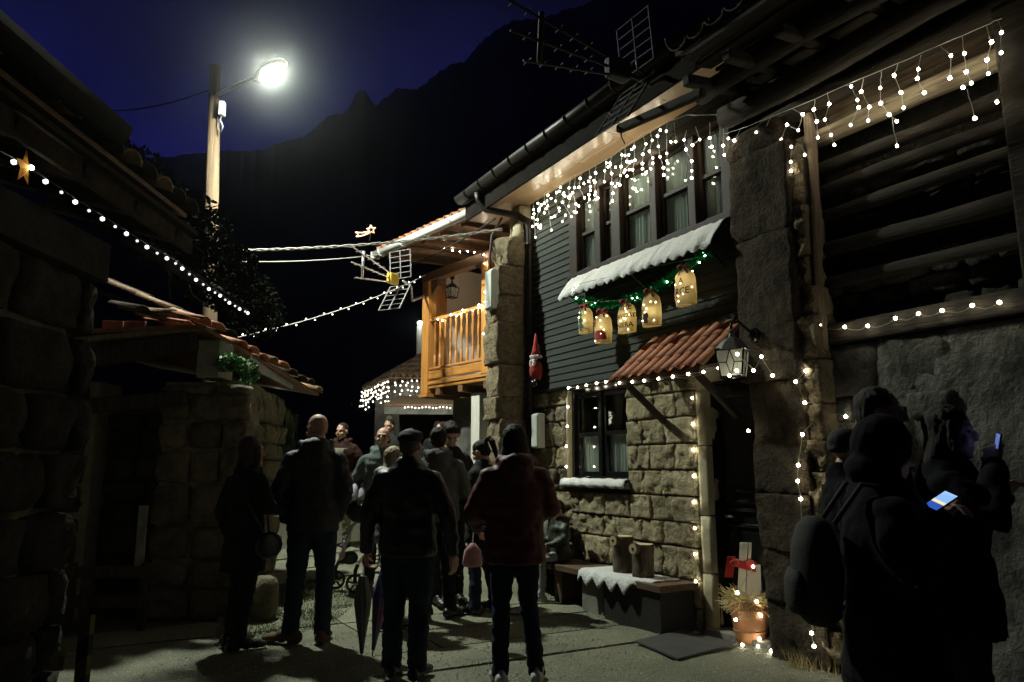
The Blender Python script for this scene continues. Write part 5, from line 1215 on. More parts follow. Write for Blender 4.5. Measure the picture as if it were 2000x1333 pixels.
# door mat
mp = ground_pts([(1330, 1236), (1240, 1257), (1325, 1293), (1442, 1262)], .0)
mq = MB(); mq.box8([p + V(0, 0, .004) for p in mp] + [p + V(0, 0, .026) for p in mp]); mq.build('door_mat', M['rubber'], None, label='black rubber door mat lying before the front door', cat='mat', bevel=.006)
# pot with hay and white board
PT = thing('flower_pot', 'brown clay pot stuffed with straw and a ribboned white board', 'plant pot', (1.93, 6.2, 0))
c = ground_pts([(1467, 1250)])[0]; c.z = 0
MB().loft([(c.x, c.y, .004, .115, .115), (c.x, c.y, .05, .125, .125), (c.x, c.y, .20, .150, .150), (c.x, c.y, .30, .165, .165), (c.x, c.y, .345, .17, .17), (c.x, c.y, .345, .15, .15), (c.x, c.y, .28, .14, .14)], 20).build('pot', M['pot'], PT, True)
for z, r in ((.10, .137), (.27, .164)): MB().tube([c + V(math.cos(a) * r, math.sin(a) * r, z) for a in [6.2832 * i / 24 for i in range(25)]], .006, 5).build('hoop', M['pot'], PT, True)
q = MB(); rg = random.Random(11)
for i in range(900):
    a = rg.uniform(0, 6.283); r = .15 * math.sqrt(rg.random()); p = c + V(math.cos(a) * r, math.sin(a) * r, .30 + rg.uniform(0, .08)); l = V(math.cos(a + rg.uniform(-1, 1)), math.sin(a + rg.uniform(-1, 1)), rg.uniform(-.9, .9)) * rg.uniform(.05, .13); e = l.orthogonal().normalized() * .0022
    q.add([p - e, p + e, p + l + e, p + l - e], [(0, 1, 2, 3)])
q.build('straw', M['straw'], PT)
wv = V(.96, -.28, 0)
def board(u0, u1, y, z0, z1, lean, nm):
    a, b = c + wv * u0, c + wv * u1; n_ = V(-.28, -.96, 0); P = []
    for z in (z0, z1):
        for q_, dd in ((a, 0), (b, 0), (b, .03), (a, .03)): P.append(q_ + n_ * (dd + y) + V(0, 0, z) + wv * lean * (z - z0))
    MB().box8(P).build(nm, M['wpaint'], PT, bevel=.003)
board(-.10, -.035, .0, .30, .80, .10, 'board'); board(-.03, -.005, .006, .30, .80, .10, 'board'); board(0.0, .10, -.02, .30, .62, .02, 'board')
rb = MB(); zr = .62; cR = c + wv * -.035 + V(0, 0, zr)
rb.fbox(Frame(cR, wv), -.075, .09, -.03, .06, -.03, .03) if False else rb.box8([cR + wv * x + V(-.28, -.96, 0) * y + V(0, 0, z + x * -.25) for z in (-.03, .03) for x, y in ((-.085, -.025), (.10, -.025), (.10, .05), (-.085, .05))])
for sg, l in ((-1, .12),):
    e = cR + wv * sg * .09 + V(0, 0, .01); rb.box8([e + wv * x + V(-.28, -.96, 0) * y + V(0, 0, z) for z, sh in ((-l, sg * .03), (.05, 0)) for x, y in ((-.035 + sh, -.01), (.035 + sh, -.01), (.035 + sh, .012), (-.035 + sh, .012))])
e = cR + wv * .07; rb.ell(e + V(-.02, -.05, .015), (.045, .03, .03), 10, 6); rb.ell(cR + wv * -.06 + V(-.02, -.05, .015), (.045, .03, .03), 10, 6)
rb.build('ribbon', M['red'], PT)
def potpt(u, v, y): return at(u, v, y)
PP = [(1471, 1107), (1440, 1158), (1478, 1175), (1437, 1211), (1486, 1203), (1483, 1248), (1481, 1263), (1488, 1268), (1450, 1260)]
pp_ = [potpt(u, v, c.y - .17) for u, v in PP]
lights('lights twined round the straw filled clay pot', [(p, BW) for p in pp_], [pp_])
# ------------------------------------------------------------------ people
def remesh(mb, vox, smooth=2, disp=None, name='m', mats=None):
    me = mb.mesh('tmp'); o = bpy.data.objects.new('tmp', me); COL.objects.link(o)
    r = o.modifiers.new('r', 'REMESH'); r.mode = 'VOXEL'; r.voxel_size = vox
    if smooth: s = o.modifiers.new('s', 'SMOOTH'); s.factor = .5; s.iterations = smooth
    dg = bpy.context.evaluated_depsgraph_get(); out = bpy.data.meshes.new_from_object(o.evaluated_get(dg))
    bpy.data.objects.remove(o); bpy.data.meshes.remove(me); out.name = name
    if disp:
        ns_ = [v.normal.copy() for v in out.vertices]
        for v, n_ in zip(out.vertices, ns_): v.co = v.co + n_ * disp(v.co)
    out.materials.clear()
    for m in (mats if isinstance(mats, (list, tuple)) else [mats]): out.materials.append(m)
    out.polygons.foreach_set('use_smooth', [True] * len(out.polygons)); out.update(); return out
def hand_mb(wrist, fdir, pdir, s=1.0, curl=.5, left=False):
    """palm and five fingers; fdir along the fingers, pdir out of the palm"""
    mb = MB(); f = Vector(fdir).normalized(); p = Vector(pdir); p = (p - f * p.dot(f)).normalized(); sd = f.cross(p) * (-1 if left else 1)
    w_ = Vector(wrist)
    mb.tube([w_ - f * .03 * s, w_ + f * .02 * s, w_ + f * .06 * s, w_ + f * .09 * s], [.024 * s, .027 * s, .034 * s, .034 * s], 8, flat=.5) if False else None
    for k in range(5): o = (k - 2) * .0155 * s; mb.tube([w_ + f * .0 + sd * o * .6, w_ + f * .05 * s + sd * o, w_ + f * .088 * s + sd * o * 1.05], [.014 * s, .0135 * s, .012 * s], 7)
    mb.tube([w_ - f * .05 * s, w_ + f * .015 * s], [.026 * s, .024 * s], 8)
    for k, (ln, o) in enumerate(((.072, .027), (.082, .009), (.076, -.009), (.060, -.026))):
        b = w_ + f * .086 * s + sd * o * s; pts = [b]; a = curl * .6; d = f
        for seg, l in enumerate((.45, .32, .23)):
            a_ = curl * (1.1 if seg else .8); ax = sd if not left else -sd
            d = (d * math.cos(a_) + p * math.sin(a_)); p2 = (p * math.cos(a_) - f * math.sin(a_)); b = b + d * ln * l * s; pts.append(b)
            f_, p_ = d, p2; p = p2 if False else p
        mb.tube(pts, [.0088 * s, .0082 * s, .0074 * s, .0058 * s], 7)
    t0 = w_ + f * .02 * s + sd * .028 * s
    mb.tube([t0, t0 + (f * .6 + sd * .7 + p * .2) * .035 * s, t0 + (f * .9 + sd * .65 + p * .5) * .062 * s, t0 + (f * 1.1 + sd * .5 + p * .8) * .078 * s], [.013 * s, .011 * s, .0095 * s, .007 * s], 7)
    return mb
SKIN_VOX = .0
def person(label, pos, heading, H, jacket, trousers, shoes, hair=None, hairm=None, b=1.0, hem=.50, flare=1.0, arms=None, legs=None, turn=0, nod=0, puff=0, hood=False, collar=True, hat=None, coat_t=.020, leg_w=1.0, hands=True, lean=0, seat=None, fold=.011, skin=None, cuff=None, vox=.017, fingers=(.5, .5), hair_len=.28):
    x, y = pos; z0 = gz(x, y) if seat is None else seat
    mw = Matrix.Translation((x, y, z0 + .002)) @ Matrix.Rotation(heading, 4, 'Z')
    k = H
    # joints, x to the person's right, y forward
    sh = [V(-.094 * b * k, -.012 * k, .800 * k), V(.094 * b * k, -.012 * k, .800 * k)]
    A = arms or (((-.155 * b, -.03, .635), (-.150 * b, .035, .485)), ((.155 * b, -.03, .635), (.150 * b, .035, .485)))
    el = [Vector(A[i][0]) * k for i in (0, 1)]; wr = [Vector(A[i][1]) * k for i in (0, 1)]
    Lg = legs or (((-.058, .012, .285), (-.062, -.012, .05), (0.0)), ((.058, .012, .285), (.062, -.012, .05), (0.0)))
    hip = [V(-.050 * k, 0, .52 * k), V(.050 * k, 0, .52 * k)]; kn = [Vector(Lg[i][0]) * k for i in (0, 1)]; an = [Vector(Lg[i][1]) * k for i in (0, 1)]
    ty = lean * k
    def tor(t, hemz):
        R_ = [(.105, .078, hemz), (.100, .074, .56), (.094, .068, .63), (.104, .072, .71), (.106, .070, .765), (.090, .060, .805), (.064, .050, .835), (.044, .044, .860)]
        R_ = [r for r in R_ if r[2] >= hemz - 1e-6]
        if hemz < .5: R_[0] = (.100 * flare, .080 * flare, hemz); R_.insert(1, (.104 * (1 + flare) / 2, .080, .5))
        return [(0, ty * max(0, (z - .5)) / .35, z * k, rx * b * k + t, ry * k * (b * .6 + .4) + t) for rx, ry, z in R_]
    body = MB().loft(tor(0, .5), 16); hc = V(0, ty * 1.15 + .018 * k, .925 * k)
    body.tube([V(0, ty - .012 * k, .80 * k), V(0, ty * 1.1 - .004 * k, .85 * k), hc + V(0, -.012, -.03)], [.045 * k, .034 * k, .034 * k], 10)
    for i in (0, 1):
        body.tube([sh[i] + V(0, ty, 0), el[i] + V(0, ty * .6, 0), wr[i] + V(0, ty * .6, 0)], [.036 * k, .026 * k, .017 * k], 8)
        body.tube([hip[i], kn[i], an[i]], [.05 * k, .033 * k, .022 * k], 8); body.tube([an[i] + V(0, -.02, -.02), an[i] + V(0, .10 * k * .8, -.03 * k)], [.024 * k, .018 * k], 8)
    sk = skin or M['skin']
    bme = remesh(body, .022, 2, None, 'person', sk)
    # head
    hs = H / 1.75 if H > 1.4 else .90
    hm = MB(); E_ = lambda c, r: hm.ell(V(*c) * hs, [q * hs for q in r], 14, 10)
    E_((0, -.012, .03), (.075, .095, .092)); E_((0, .022, -.045), (.056, .066, .068)); E_((0, .062, -.098), (.027, .024, .022)); E_((0, .092, -.012), (.012, .020, .026)); E_((0, .100, -.026), (.016, .014, .012))
    E_((0, .072, .028), (.052, .018, .014)); E_((-.038, .062, -.03), (.024, .022, .022)); E_((.038, .062, -.03), (.024, .022, .022)); E_((0, .083, -.062), (.023, .010, .007)); E_((0, .080, -.076), (.020, .010, .007))
    for sg in (-1, 1): E_((sg * .078, -.008, -.004), (.010, .022, .031))
    hm.tube([V(0, -.012, -.05) * hs, V(0, -.03, -.17) * hs], [.054 * hs, .056 * hs], 10)
    hme = remesh(hm, .0075, 1, None, 'head', sk)
    hmat = Matrix.Translation(hc) @ Matrix.Rotation(turn, 4, 'Z') @ Matrix.Rotation(-nod, 4, 'X')
    hme.transform(hmat)
    parts = [hme]
    for i in (0, 1):
        if not hands: break
        fd = (wr[i] - el[i]).normalized(); pd = V((.5 if i == 0 else -.5), .35, .0) + V(0, 0, -.2)
        hh = remesh(hand_mb(wr[i] + V(0, ty * .6, 0), fd, pd, .98 * H / 1.75 if H > 1.4 else .72, fingers[i], left=(i == 0)), .0052, 1, None, 'hand', sk); parts.append(hh)
    bm = bmesh.new(); bm.from_mesh(bme)
    for q in parts: bm.from_mesh(q); bpy.data.meshes.remove(q)
    bm.to_mesh(bme); bm.free(); bme.polygons.foreach_set('use_smooth', [True] * len(bme.polygons))
    root = put('person', bme, None, mw, label, 'person')
    P = lambda nm, me: put(nm, me, root, local=True)
    # trousers
    tr = MB(); lw = leg_w
    tr.loft([(0, 0, .455 * k, .085 * k, .075 * k), (0, 0, .50 * k, .103 * b * k + .006, .080 * k), (0, 0, .56 * k, .10 * b * k + .004, .072 * k)], 14) if seat is None else tr.ell((0, 0, .52 * k), (.105 * k, .09 * k, .06 * k))
    for i in (0, 1):
        m1 = kn[i].lerp(an[i], .5); tr.tube([hip[i] + V(0, 0, -.01 * k), hip[i].lerp(kn[i], .5), kn[i], m1 + V(0, -.008 * k, 0), an[i] + V(0, 0, -.018 * k)], [.058 * k * lw, .052 * k * lw, .040 * k * lw, .038 * k * lw, .036 * k * lw], 10)
    def dt(c): return fold * .8 * (noise.noise(V(c.x * 14, c.y * 14, c.z * 26 + y)) + .5 * noise.noise(c * 34)) * (1.4 if c.z < .34 * k else .8)
    P('trousers', remesh(tr, .016, 2, dt, 'trousers', trousers))
    # shoes
    for i in (0, 1):
        yaw = Lg[i][2]; a = an[i]; fw = V(math.sin(-yaw), math.cos(yaw), 0); s_ = MB(); zb = a.z - .05 * k
        for j, (fy, r, h) in enumerate(((-.035, .026, .030), (-.01, .028, .034), (.04, .027, .030), (.085, .030, .021), (.115, .024, .016))): s_.ell(V(a.x, a.y, zb + (h + .004) * k * .9) + fw * fy * k, (r * k, r * k * 1.15, h * k), 10, 8)
        s_.tube([V(a.x, a.y, zb + .02 * k), V(a.x, a.y, zb + .075 * k)], .030 * k, 10)
        P('shoe', remesh(s_, .010, 1, None, 'shoe', shoes))
    # jacket
    jk = MB().loft(tor(coat_t, hem), 18)
    for i in (0, 1):
        j0 = sh[i] + V(0, ty, 0); e_, w__ = el[i] + V(0, ty * .6, 0), wr[i] + V(0, ty * .6, 0)
        jk.ell(j0 + V((-.004 if i else .004) * k, 0, -.010 * k), (.040 * k + coat_t * .5, .040 * k + coat_t * .5, .034 * k + coat_t * .3), 10, 8)
        jk.tube([j0, j0.lerp(e_, .5), e_, e_.lerp(w__, .6), w__ - (w__ - e_) * .02], [.034 * k + coat_t * .6, .035 * k + coat_t * .7, .031 * k + coat_t * .7, .026 * k + coat_t * .6, .022 * k + coat_t * .5], 10)
    if collar: jk.loft([(0, ty - .010 * k, .835 * k, .060 * k, .056 * k), (0, ty - .006 * k, .885 * k, .046 * k, .044 * k)], 14)
    if hood:
        jk.ell((0, ty - .062 * k, .845 * k), (.070 * k, .042 * k, .040 * k), 12, 8); jk.ell((0, ty - .078 * k, .80 * k), (.055 * k, .030 * k, .045 * k), 12, 8)
        for sg in (-1, 1): jk.tube([V(sg * .058 * k, ty - .05 * k, .86 * k), V(sg * .062 * k, ty - .0 * k, .855 * k), V(sg * .04 * k, ty + .045 * k, .835 * k)], [.022 * k, .020 * k, .014 * k], 8)
    def dj(c):
        r = fold * (noise.noise(V(c.x * 9, c.y * 9, c.z * 15 + x * 5)) + .6 * noise.noise(c * 24))
        if puff: r += puff * (abs(math.sin(math.pi * c.z / .085)) ** .6 - .6)
        return r
    J = P('jacket', remesh(jk, vox, 2, dj, 'jacket', jacket))
    # hair and hats
    def hp(nm, mb, m, vx=.009, dsp=None, sm_=1):
        me = remesh(mb, vx, sm_, dsp, nm, m); me.transform(hmat); return P(nm, me)
    hd = lambda c: .006 * noise.noise(V(c.x * 60, c.y * 60, c.z * 9)) + .003 * noise.noise(c * 90)
    if hair:
        h_ = MB(); e2 = lambda c, r: h_.ell(V(*c) * hs, [q * hs for q in r], 16, 12)
        if hair == 'short': e2((0, -.024, .045), (.082, .094, .088)); e2((0, -.055, .0), (.070, .062, .07))
        elif hair == 'quiff': e2((0, -.020, .052), (.083, .098, .090)); e2((0, .045, .092), (.066, .05, .038)); e2((0, -.055, .005), (.072, .062, .07))
        elif hair == 'bun': e2((0, -.022, .045), (.082, .096, .088)); e2((0, -.055, .0), (.072, .062, .07)); h_.tube([V(0, -.10, .09) * hs, V(0, -.15, .10) * hs, V(0, -.175, .05) * hs, V(0, -.17, -.06) * hs, V(.01, -.15, -.16) * hs], [.022, .032, .034, .028, .012], 8)
        elif hair == 'thin': e2((0, -.060, -.005), (.080, .060, .055))
        elif hair == 'long':
            e2((0, -.022, .042), (.088, .100, .094)); L_ = hair_len
            h_.loft([(0, -.065, -.11 - L_, .075, .03), (0, -.075, -.05 - L_ * .7, .112, .045), (0, -.058, -.06 - L_ * .3, .108, .062), (0, -.030, -.03, .092, .080), (0, -.020, .04, .086, .095)], 16)
            for sg in (-1, 1): h_.tube([V(sg * .07, .02, .05) * hs, V(sg * .082, .025, -.05) * hs, V(sg * .085, .015, -.15) * hs, V(sg * .08, .0, -.12 - L_ * .5)], [.025, .027, .026, .012], 8)
        hp('hair', h_, hairm, .009, hd)
    if hat:
        t_, hm_ = hat; h_ = MB(); e2 = lambda c, r: h_.ell(V(*c) * hs, [q * hs for q in r], 16, 12)
        if t_ == 'flatcap':
            e2((0, -.02, .062), (.094, .116, .052)); e2((0, .0, .085), (.094, .112, .040)); e2((0, .095, .062), (.066, .052, .014))
        elif t_ == 'beanie': e2((0, -.015, .055), (.092, .108, .092)); e2((0, -.018, .012), (.092, .108, .036))
        elif t_ == 'pom': e2((0, -.015, .055), (.092, .108, .092)); e2((0, -.018, .012), (.093, .109, .036)); e2((0, -.02, .165), (.036, .036, .034))
        elif t_ == 'furhood':
            e2((0, -.03, .02), (.118, .118, .128)); e2((0, -.04, -.09), (.13, .11, .08))
        hp('hat', h_, hm_, .010, (lambda c: .004 * noise.noise(c * 40)))
    # eyes
    if abs(heading) > 1.2 or hair in ('quiff',):
        em = MB()
        for sg in (-1, 1): em.ell(V(sg * .031, .0795, .006) * hs, (.012 * hs, .006 * hs, .007 * hs), 8, 6)
        me = em.mesh('eyes', M['eye'], True); me.transform(hmat); P('eyes', me)
    root['joints'] = 0; del root['joints']
    person.last = dict(root=root, wr=[mw @ (w_ + V(0, ty * .6, 0)) for w_ in wr], mw=mw, hc=mw @ hc, hmat=hmat, hs=hs, k=k, P=P, hp=hp, jk=J)
    return root
M['eye'] = mat('dark_eye', (.02, .015, .012), None, .3)
M['hdark'] = mat('dark_brown_hair', (.012, .008, .006), (.026, .017, .011), .6, 30, .5, 60, stretch=(3, 3, .3), spec=.2)
M['hauburn'] = mat('auburn_hair', (.022, .009, .006), (.045, .018, .010), .45, 30, .5, 60, stretch=(3, 3, .3))
M['hblond'] = mat('blond_hair', (.36, .28, .15), (.48, .38, .22), .5, 30, .5, 60, stretch=(3, 3, .3))
M['hgrey'] = mat('greying_hair', (.06, .05, .042), (.12, .10, .085), .6, 30, .5, 60, stretch=(3, 3, .3))
blackc = fab('black_wool', (.010, .010, .012)); blackp = fab('black_padded_cloth', (.012, .013, .016), .55, .4); leather = fab('black_leather', (.010, .010, .011), .34, .5, .3, 60)
denim = fab('dark_denim', (.018, .026, .042)); navy = fab('navy_denim', (.010, .016, .034)); dgrey = fab('charcoal_cotton', (.022, .022, .022)); shoe_b = fab('black_shoe_leather', (.012, .011, .010), .4, .5); shoe_br = fab('brown_suede', (.09, .055, .03)); shoe_w = fab('pale_trainer', (.45, .45, .43), .6)
redp = fab('dark_red_padded_cloth', (.075, .007, .010), .55, .4); greyh = fab('grey_marl_fleece', (.075, .078, .074)); parka = fab('grey_green_parka', (.10, .125, .115)); quilt = fab('grey_quilted_nylon', (.09, .105, .105), .5, .45); tanp = fab('light_khaki_cotton', (.16, .145, .11)); pink = fab('magenta_shirt', (.34, .06, .20)); tanh_ = fab('rust_red_fleece', (.026, .008, .006)); olive = fab('olive_padded_nylon', (.020, .025, .014), .5, .4); greyt = fab('pale_grey_joggers', (.26, .26, .25))
blackr = fab('black_parka_cloth', (.006, .006, .008), .9, .08)
hangL, hangR = ((-.150, -.03, .635), (-.155, .03, .485)), ((.150, -.03, .635), (.155, .03, .485))
frontL, frontR = ((-.150, .005, .650), (-.055, .130, .640)), ((.150, .005, .650), (.055, .130, .640))
pockL, pockR = ((-.165, -.035, .650), (-.115, .045, .520)), ((.165, -.035, .650), (.115, .045, .520))
person('woman with long dark auburn hair in a black knee length coat, leftmost of the crowd', (-2.20, 6.29), R(-35), 1.68, blackc, blackc, shoe_b, 'long', M['hauburn'], .92, .35, 1.18, (hangL, ((.145, .02, .65), (.10, .14, .64))), (((-.05, .02, .285), (-.062, 0, .05), R(10)), ((.05, .0, .285), (.07, -.05, .05), R(-15))), R(-20), 0, hood=False)
w1 = person.last
bg_ = thing('handbag', 'black shoulder bag hanging at the hip of the auburn haired woman', 'handbag', w1['mw'] @ V(.24, .05, .75))
MB().ell(w1['mw'] @ V(.24, .06, .80), (.06, .13, .11), 12, 8, Matrix.Rotation(R(-35), 3, 'Z')).build('bag', leather, bg_, True)
MB().tube([w1['mw'] @ V(*q) for q in ((.23, .06, .90), (.22, .04, 1.15), (.17, .0, 1.42), (.05, -.085, 1.38), (.16, -.10, 1.15), (.24, .0, .90))], .009, 6).build('strap', leather, bg_, True)
MB().ell(w1['mw'] @ V(.27, .15, .86), (.012, .012, .012), 8, 6).build('clasp', M['alum'], bg_, True)
person('tall bald man in black padded jacket seen from behind', (-1.69, 6.47), R(12), 1.89, blackp, denim, shoe_br, None, None, 1.02, .47, 1.02, (((-.158, -.03, .645), (-.112, .05, .515)), ((.138, -.03, .645), (.10, .05, .515))), (((-.062, .01, .285), (-.075, -.02, .05), R(60)), ((.062, .01, .285), (.06, -.03, .05), R(-10))), R(38), R(6), hood=True, puff=.007, leg_w=1.04)
person('man in dark flat cap and black leather jacket seen from behind', (-.74, 5.42), R(-8), 1.70, leather, denim, shoe_b, 'short', M['hgrey'], 1.10, .475, 1.0, (((-.168, -.02, .64), (-.185, .03, .48)), ((.175, -.02, .64), (.19, .02, .475))), (((-.055, .02, .285), (-.058, .01, .05), R(8)), ((.058, .0, .285), (.06, -.03, .05), R(-8))), R(-6), 0, hat=('flatcap', dgrey), leg_w=1.15, fingers=(1.0, .5))
cap = person.last
person('man in a grey hooded fleece with striped hem, back turned', (-.72, 7.35), R(3), 1.82, greyh, blackc, shoe_b, 'short', M['hdark'], 1.05, .50, 1.0, (frontL, frontR), (((-.058, .0, .285), (-.05, -.02, .05), R(5)), ((.055, .03, .285), (.075, .06, .05), R(-30))), R(-5), R(-4), hood=True, collar=False)
hoo = person.last
mb = MB()
for zz_ in (.60, .56, .53): mb.loft([(0, 0, (zz_ - .006) * 1.82, .104 * 1.82 * 1.05 + .026, .078 * 1.82 + .028), (0, 0, (zz_ + .006) * 1.82, .104 * 1.82 * 1.05 + .026, .078 * 1.82 + .028)], 24)
person('woman with long dark hair in a dark red padded jacket, nearest in the crowd', (.02, 5.25), R(6), 1.72, redp, navy, shoe_w, 'long', M['hdark'], 1.04, .455, 1.06, (((-.165, .0, .655), (-.14, .10, .58)), ((.148, .0, .66), (.09, .13, .63))), (((-.055, .005, .285), (-.06, -.02, .05), R(5)), ((.055, .01, .285), (.085, -.01, .05), R(-12))), R(-8), R(4), hood=True, puff=.006, leg_w=.92, hair_len=.13, coat_t=.026)
red = person.last
person('man with glasses and receding hair in grey green parka facing us', (-1.50, 8.7), R(190), 1.82, parka, dgrey, shoe_b, 'thin', M['hdark'], 1.05, .46, 1.0, (pockL, pockR), None, R(-12), R(-8), hood=True)
gm = person.last; mb = MB()
for sg in (-1, 1): mb.tube([V(sg * .031 + .022 * math.cos(a), .098, .006 + .016 * math.sin(a)) for a in [6.2832 * i / 12 for i in range(13)]], .002, 4)
mb.tube([V(-.01, .1, .008), V(.01, .1, .008)], .002, 4)
for sg in (-1, 1): mb.tube([V(sg * .053, .097, .01), V(sg * .082, -.01, .01)], .002, 4)
me = mb.mesh('glasses', M['black']); me.transform(gm['hmat']); gm['P']('glasses', me)
sc_ = MB().loft([(0, .045, 1.50, .035, .03), (0, .030, 1.56, .055, .06), (0, .02, 1.60, .05, .055)], 12); gm['P']('scarf', sc_.mesh('scarf', M['snow'], True))
person('blond person in grey quilted jacket half hidden by the flat cap man', (-1.12, 7.05), R(-70), 1.62, quilt, dgrey, shoe_b, 'long', M['hblond'], 1.0, .47, 1.0, (frontL, frontR), None, 0, 0, hood=True, puff=.008, hair_len=.10)
person('young man in rust sleeved fleece and khaki trousers standing far back', (-2.45, 10.8), R(175), 1.74, tanh_, tanp, shoe_b, 'short', M['hdark'], 1.0, .50, 1.0, (pockL, pockR), None, R(-15), 0, hood=True)
fm = person.last
mb = MB().loft([(0, .0, .72 * 1.74, .085 * 1.74, .085 * 1.74), (0, .0, .79 * 1.74, .09 * 1.74, .084 * 1.74)], 16); fm['P']('chest_panel', mb.mesh('chest_panel', tanp, True))
person('dark haired man in magenta shirt looking down at the group', (-.68, 8.15), R(205), 1.90, blackc, dgrey, shoe_b, 'quiff', M['hdark'], 1.0, .48, 1.0, (frontL, frontR), None, R(-10), R(28), collar=False)
dm = person.last; mb = MB().loft([(0, .045, 1.36, .07, .05), (0, .05, 1.45, .085, .065), (0, .03, 1.54, .07, .065), (0, .012, 1.61, .052, .055)], 14); dm['P']('shirt', mb.mesh('shirt', pink, True))
person('woman with a dark ponytail in black coat bending her head', (-.30, 7.75), R(52), 1.70, blackc, navy, shoe_b, 'bun', M['hdark'], .98, .40, 1.1, (frontL, frontR), (((-.058, .012, .285), (-.09, -.02, .05), R(5)), ((.058, .012, .285), (.10, -.02, .05), R(-5))), R(10), R(24))
# child on the bench, child behind the red jacket
person('child in olive padded jacket and grey joggers sitting on the bench', (F1.p(1.93, .32, 0).x, F1.p(1.93, .32, 0).y), R(112), 1.16, olive, greyt, shoe_w, 'short', M['hdark'], 1.1, .47, 1.0, (((-.15, .02, .66), (-.06, .16, .62)), ((.15, .02, .66), (.05, .16, .64))), (((-.06, .20, .50), (-.06, .22, .17), 0.0), ((.06, .21, .49), (.07, .24, .16), 0.0)), 0, R(25), hood=True, puff=.005, seat=-.125)
kid = person.last
lt = MB().ell(kid['wr'][1] + V(-.03, -.02, .03), (.05, .045, .035), 10, 8); lt.build('red_toy', M['red'], None, True, label='small red and white toy held by the seated child', cat='toy')
person('child in blue jeans standing behind the red jacket woman', (.12, 7.7), R(80), 1.15, navy, fab('blue_denim', (.04, .07, .16)), shoe_w, 'short', M['hdark'], 1.05, .48, 1.0, None, None, 0, R(10))
# dim figures at the far end of the lane
for lb, px_, hd_, hh, jm_ in (('shadowy person in dark clothes behind the young man with khaki trousers', (-2.0, 12.2), R(160), 1.72, dgrey), ('shadowy long haired person in the dark beneath the far eave', (-1.25, 12.6), R(200), 1.66, blackc), ('shadowy tall person at the mouth of the lane by the whitewashed post', (-.95, 10.4), R(120), 1.78, dgrey)):
    person(lb, px_, hd_, hh, jm_, blackc, shoe_b, 'long' if 'long' in lb else 'short', M['hdark'], 1.0, .48, hands=False, hair_len=.15)
# group at the right edge
person('person in a round dark bobble hat standing close to the barn wall', (1.95, 4.42), R(-100), 1.64, blackr, blackc, shoe_b, None, None, 1.0, .46, hat=('beanie', dgrey), hands=False)
person('woman in a big dark hood with a pale backpack, looking at her phone', (1.37, 2.80), R(-100), 1.60, blackr, blackc, shoe_b, None, None, 1.08, .42, 1.1, (((-.155, .0, .65), (-.02, .118, .775)), ((.160, -.01, .65), (.03, .112, .785))), None, R(-8), R(14), hat=('furhood', blackr), fingers=(.9, .9), coat_t=.03)
r2 = person.last
person('tall man with short hair in profile behind the hooded woman', (1.76, 3.62), R(-112), 1.81, blackr, blackc, shoe_b, 'short', M['hdark'], 1.0, .48, hands=False)
person('woman with long hair raising her phone towards the barn', (1.95, 3.38), R(-116), 1.70, blackr, navy, shoe_b, 'long', M['hdark'], 1.05, .42, 1.1, (((-.15, .07, .66), (-.03, .13, .77)), ((.18, .08, .71), (.06, .10, .85))), None, R(-14), R(2), fingers=(.7, .7), hair_len=.20)
r4 = person.last
# their backpack and phones
bk = thing('backpack', 'pale grey backpack worn by the hooded woman', 'backpack', r2['mw'] @ V(0, -.2, .95))
mb = MB(); 
for z, rx, ry in ((.82, .10, .06), (.86, .145, .09), (1.0, .16, .11), (1.15, .15, .10), (1.25, .11, .07), (1.28, .05, .03)): pass
mb.loft([(0, -.25, z, rx, ry) for z, rx, ry in ((.86, .08, .045), (.89, .12, .075), (1.02, .135, .09), (1.13, .125, .085), (1.21, .09, .06), (1.24, .04, .03))], 18)
me = mb.mesh('pack', fab('grey_canvas', (.032, .031, .028)), True); o = put('pack', me, bk); o.matrix_basis = r2['mw']
mb = MB().loft([(0, -.325, z, rx, ry) for z, rx, ry in ((.90, .075, .025), (.93, .10, .04), (1.01, .10, .04), (1.05, .075, .025))], 14); o = put('pocket', mb.mesh('pocket', bpy.data.materials['grey_canvas'], True), bk); o.matrix_basis = r2['mw']
for sg in (-1, 1):
    mb = MB().tube([V(sg * .10, -.20, 1.22), V(sg * .11, -.10, 1.36), V(sg * .11, .06, 1.34), V(sg * .12, .12, 1.18), V(sg * .14, .02, .98), V(sg * .11, -.18, .88)], .016, 6, flat=.6); o = put('strap', mb.mesh('strap', blackc, True), bk); o.matrix_basis = r2['mw']
def phone(label, c, u, n, w_, h_, m, scr=True):
    t = thing('phone', label, 'phone', c); c = Vector(c); u = Vector(u).normalized(); n = Vector(n).normalized(); s_ = u.cross(n).normalized(); n = s_.cross(u)
    B_ = lambda a, b, d0, d1: MB().box8([c + s_ * x * a + u * y * b + n * d for d in (d0, d1) for x, y in ((-1, -1), (1, -1), (1, 1), (-1, 1))])
    B_(w_ / 2, h_ / 2, -.004, .004).build('case', M['black'], t, bevel=.003); 
    Q_ = lambda a, y0, y1, d0, d1: MB().box8([c + s_ * x * a + u * y + n * d for d in (d0, d1) for x, y in ((-1, y0), (1, y0), (1, y1), (-1, y1))])
    a_, h2 = w_ / 2 - .004, h_ / 2 - .006
    Q_(a_, -h2 * .05, h2, .0042, .005).build('screen', m, t); Q_(a_, -h2, -h2 * .36, .0042, .005).build('screen', M['screenlow'] if m is M['screen'] else m, t)
    Q_(a_, -h2 * .34, -h2 * .07, .0042, .005).build('screen', M['screenbar'] if m is M['screen'] else m, t); return t
c = at(1838, 980, 2.70); phone('bright phone screen held low by the hooded woman', c, V(.90, .25, .45), V(-.02, -.42, .9), .055, .12, M['screen'])
c = at(1950, 862, 3.22); phone('phone held up high by the long haired woman', c, V(.46, .88, .1), V(-.88, .36, .2), .07, .14, M['screen2'])
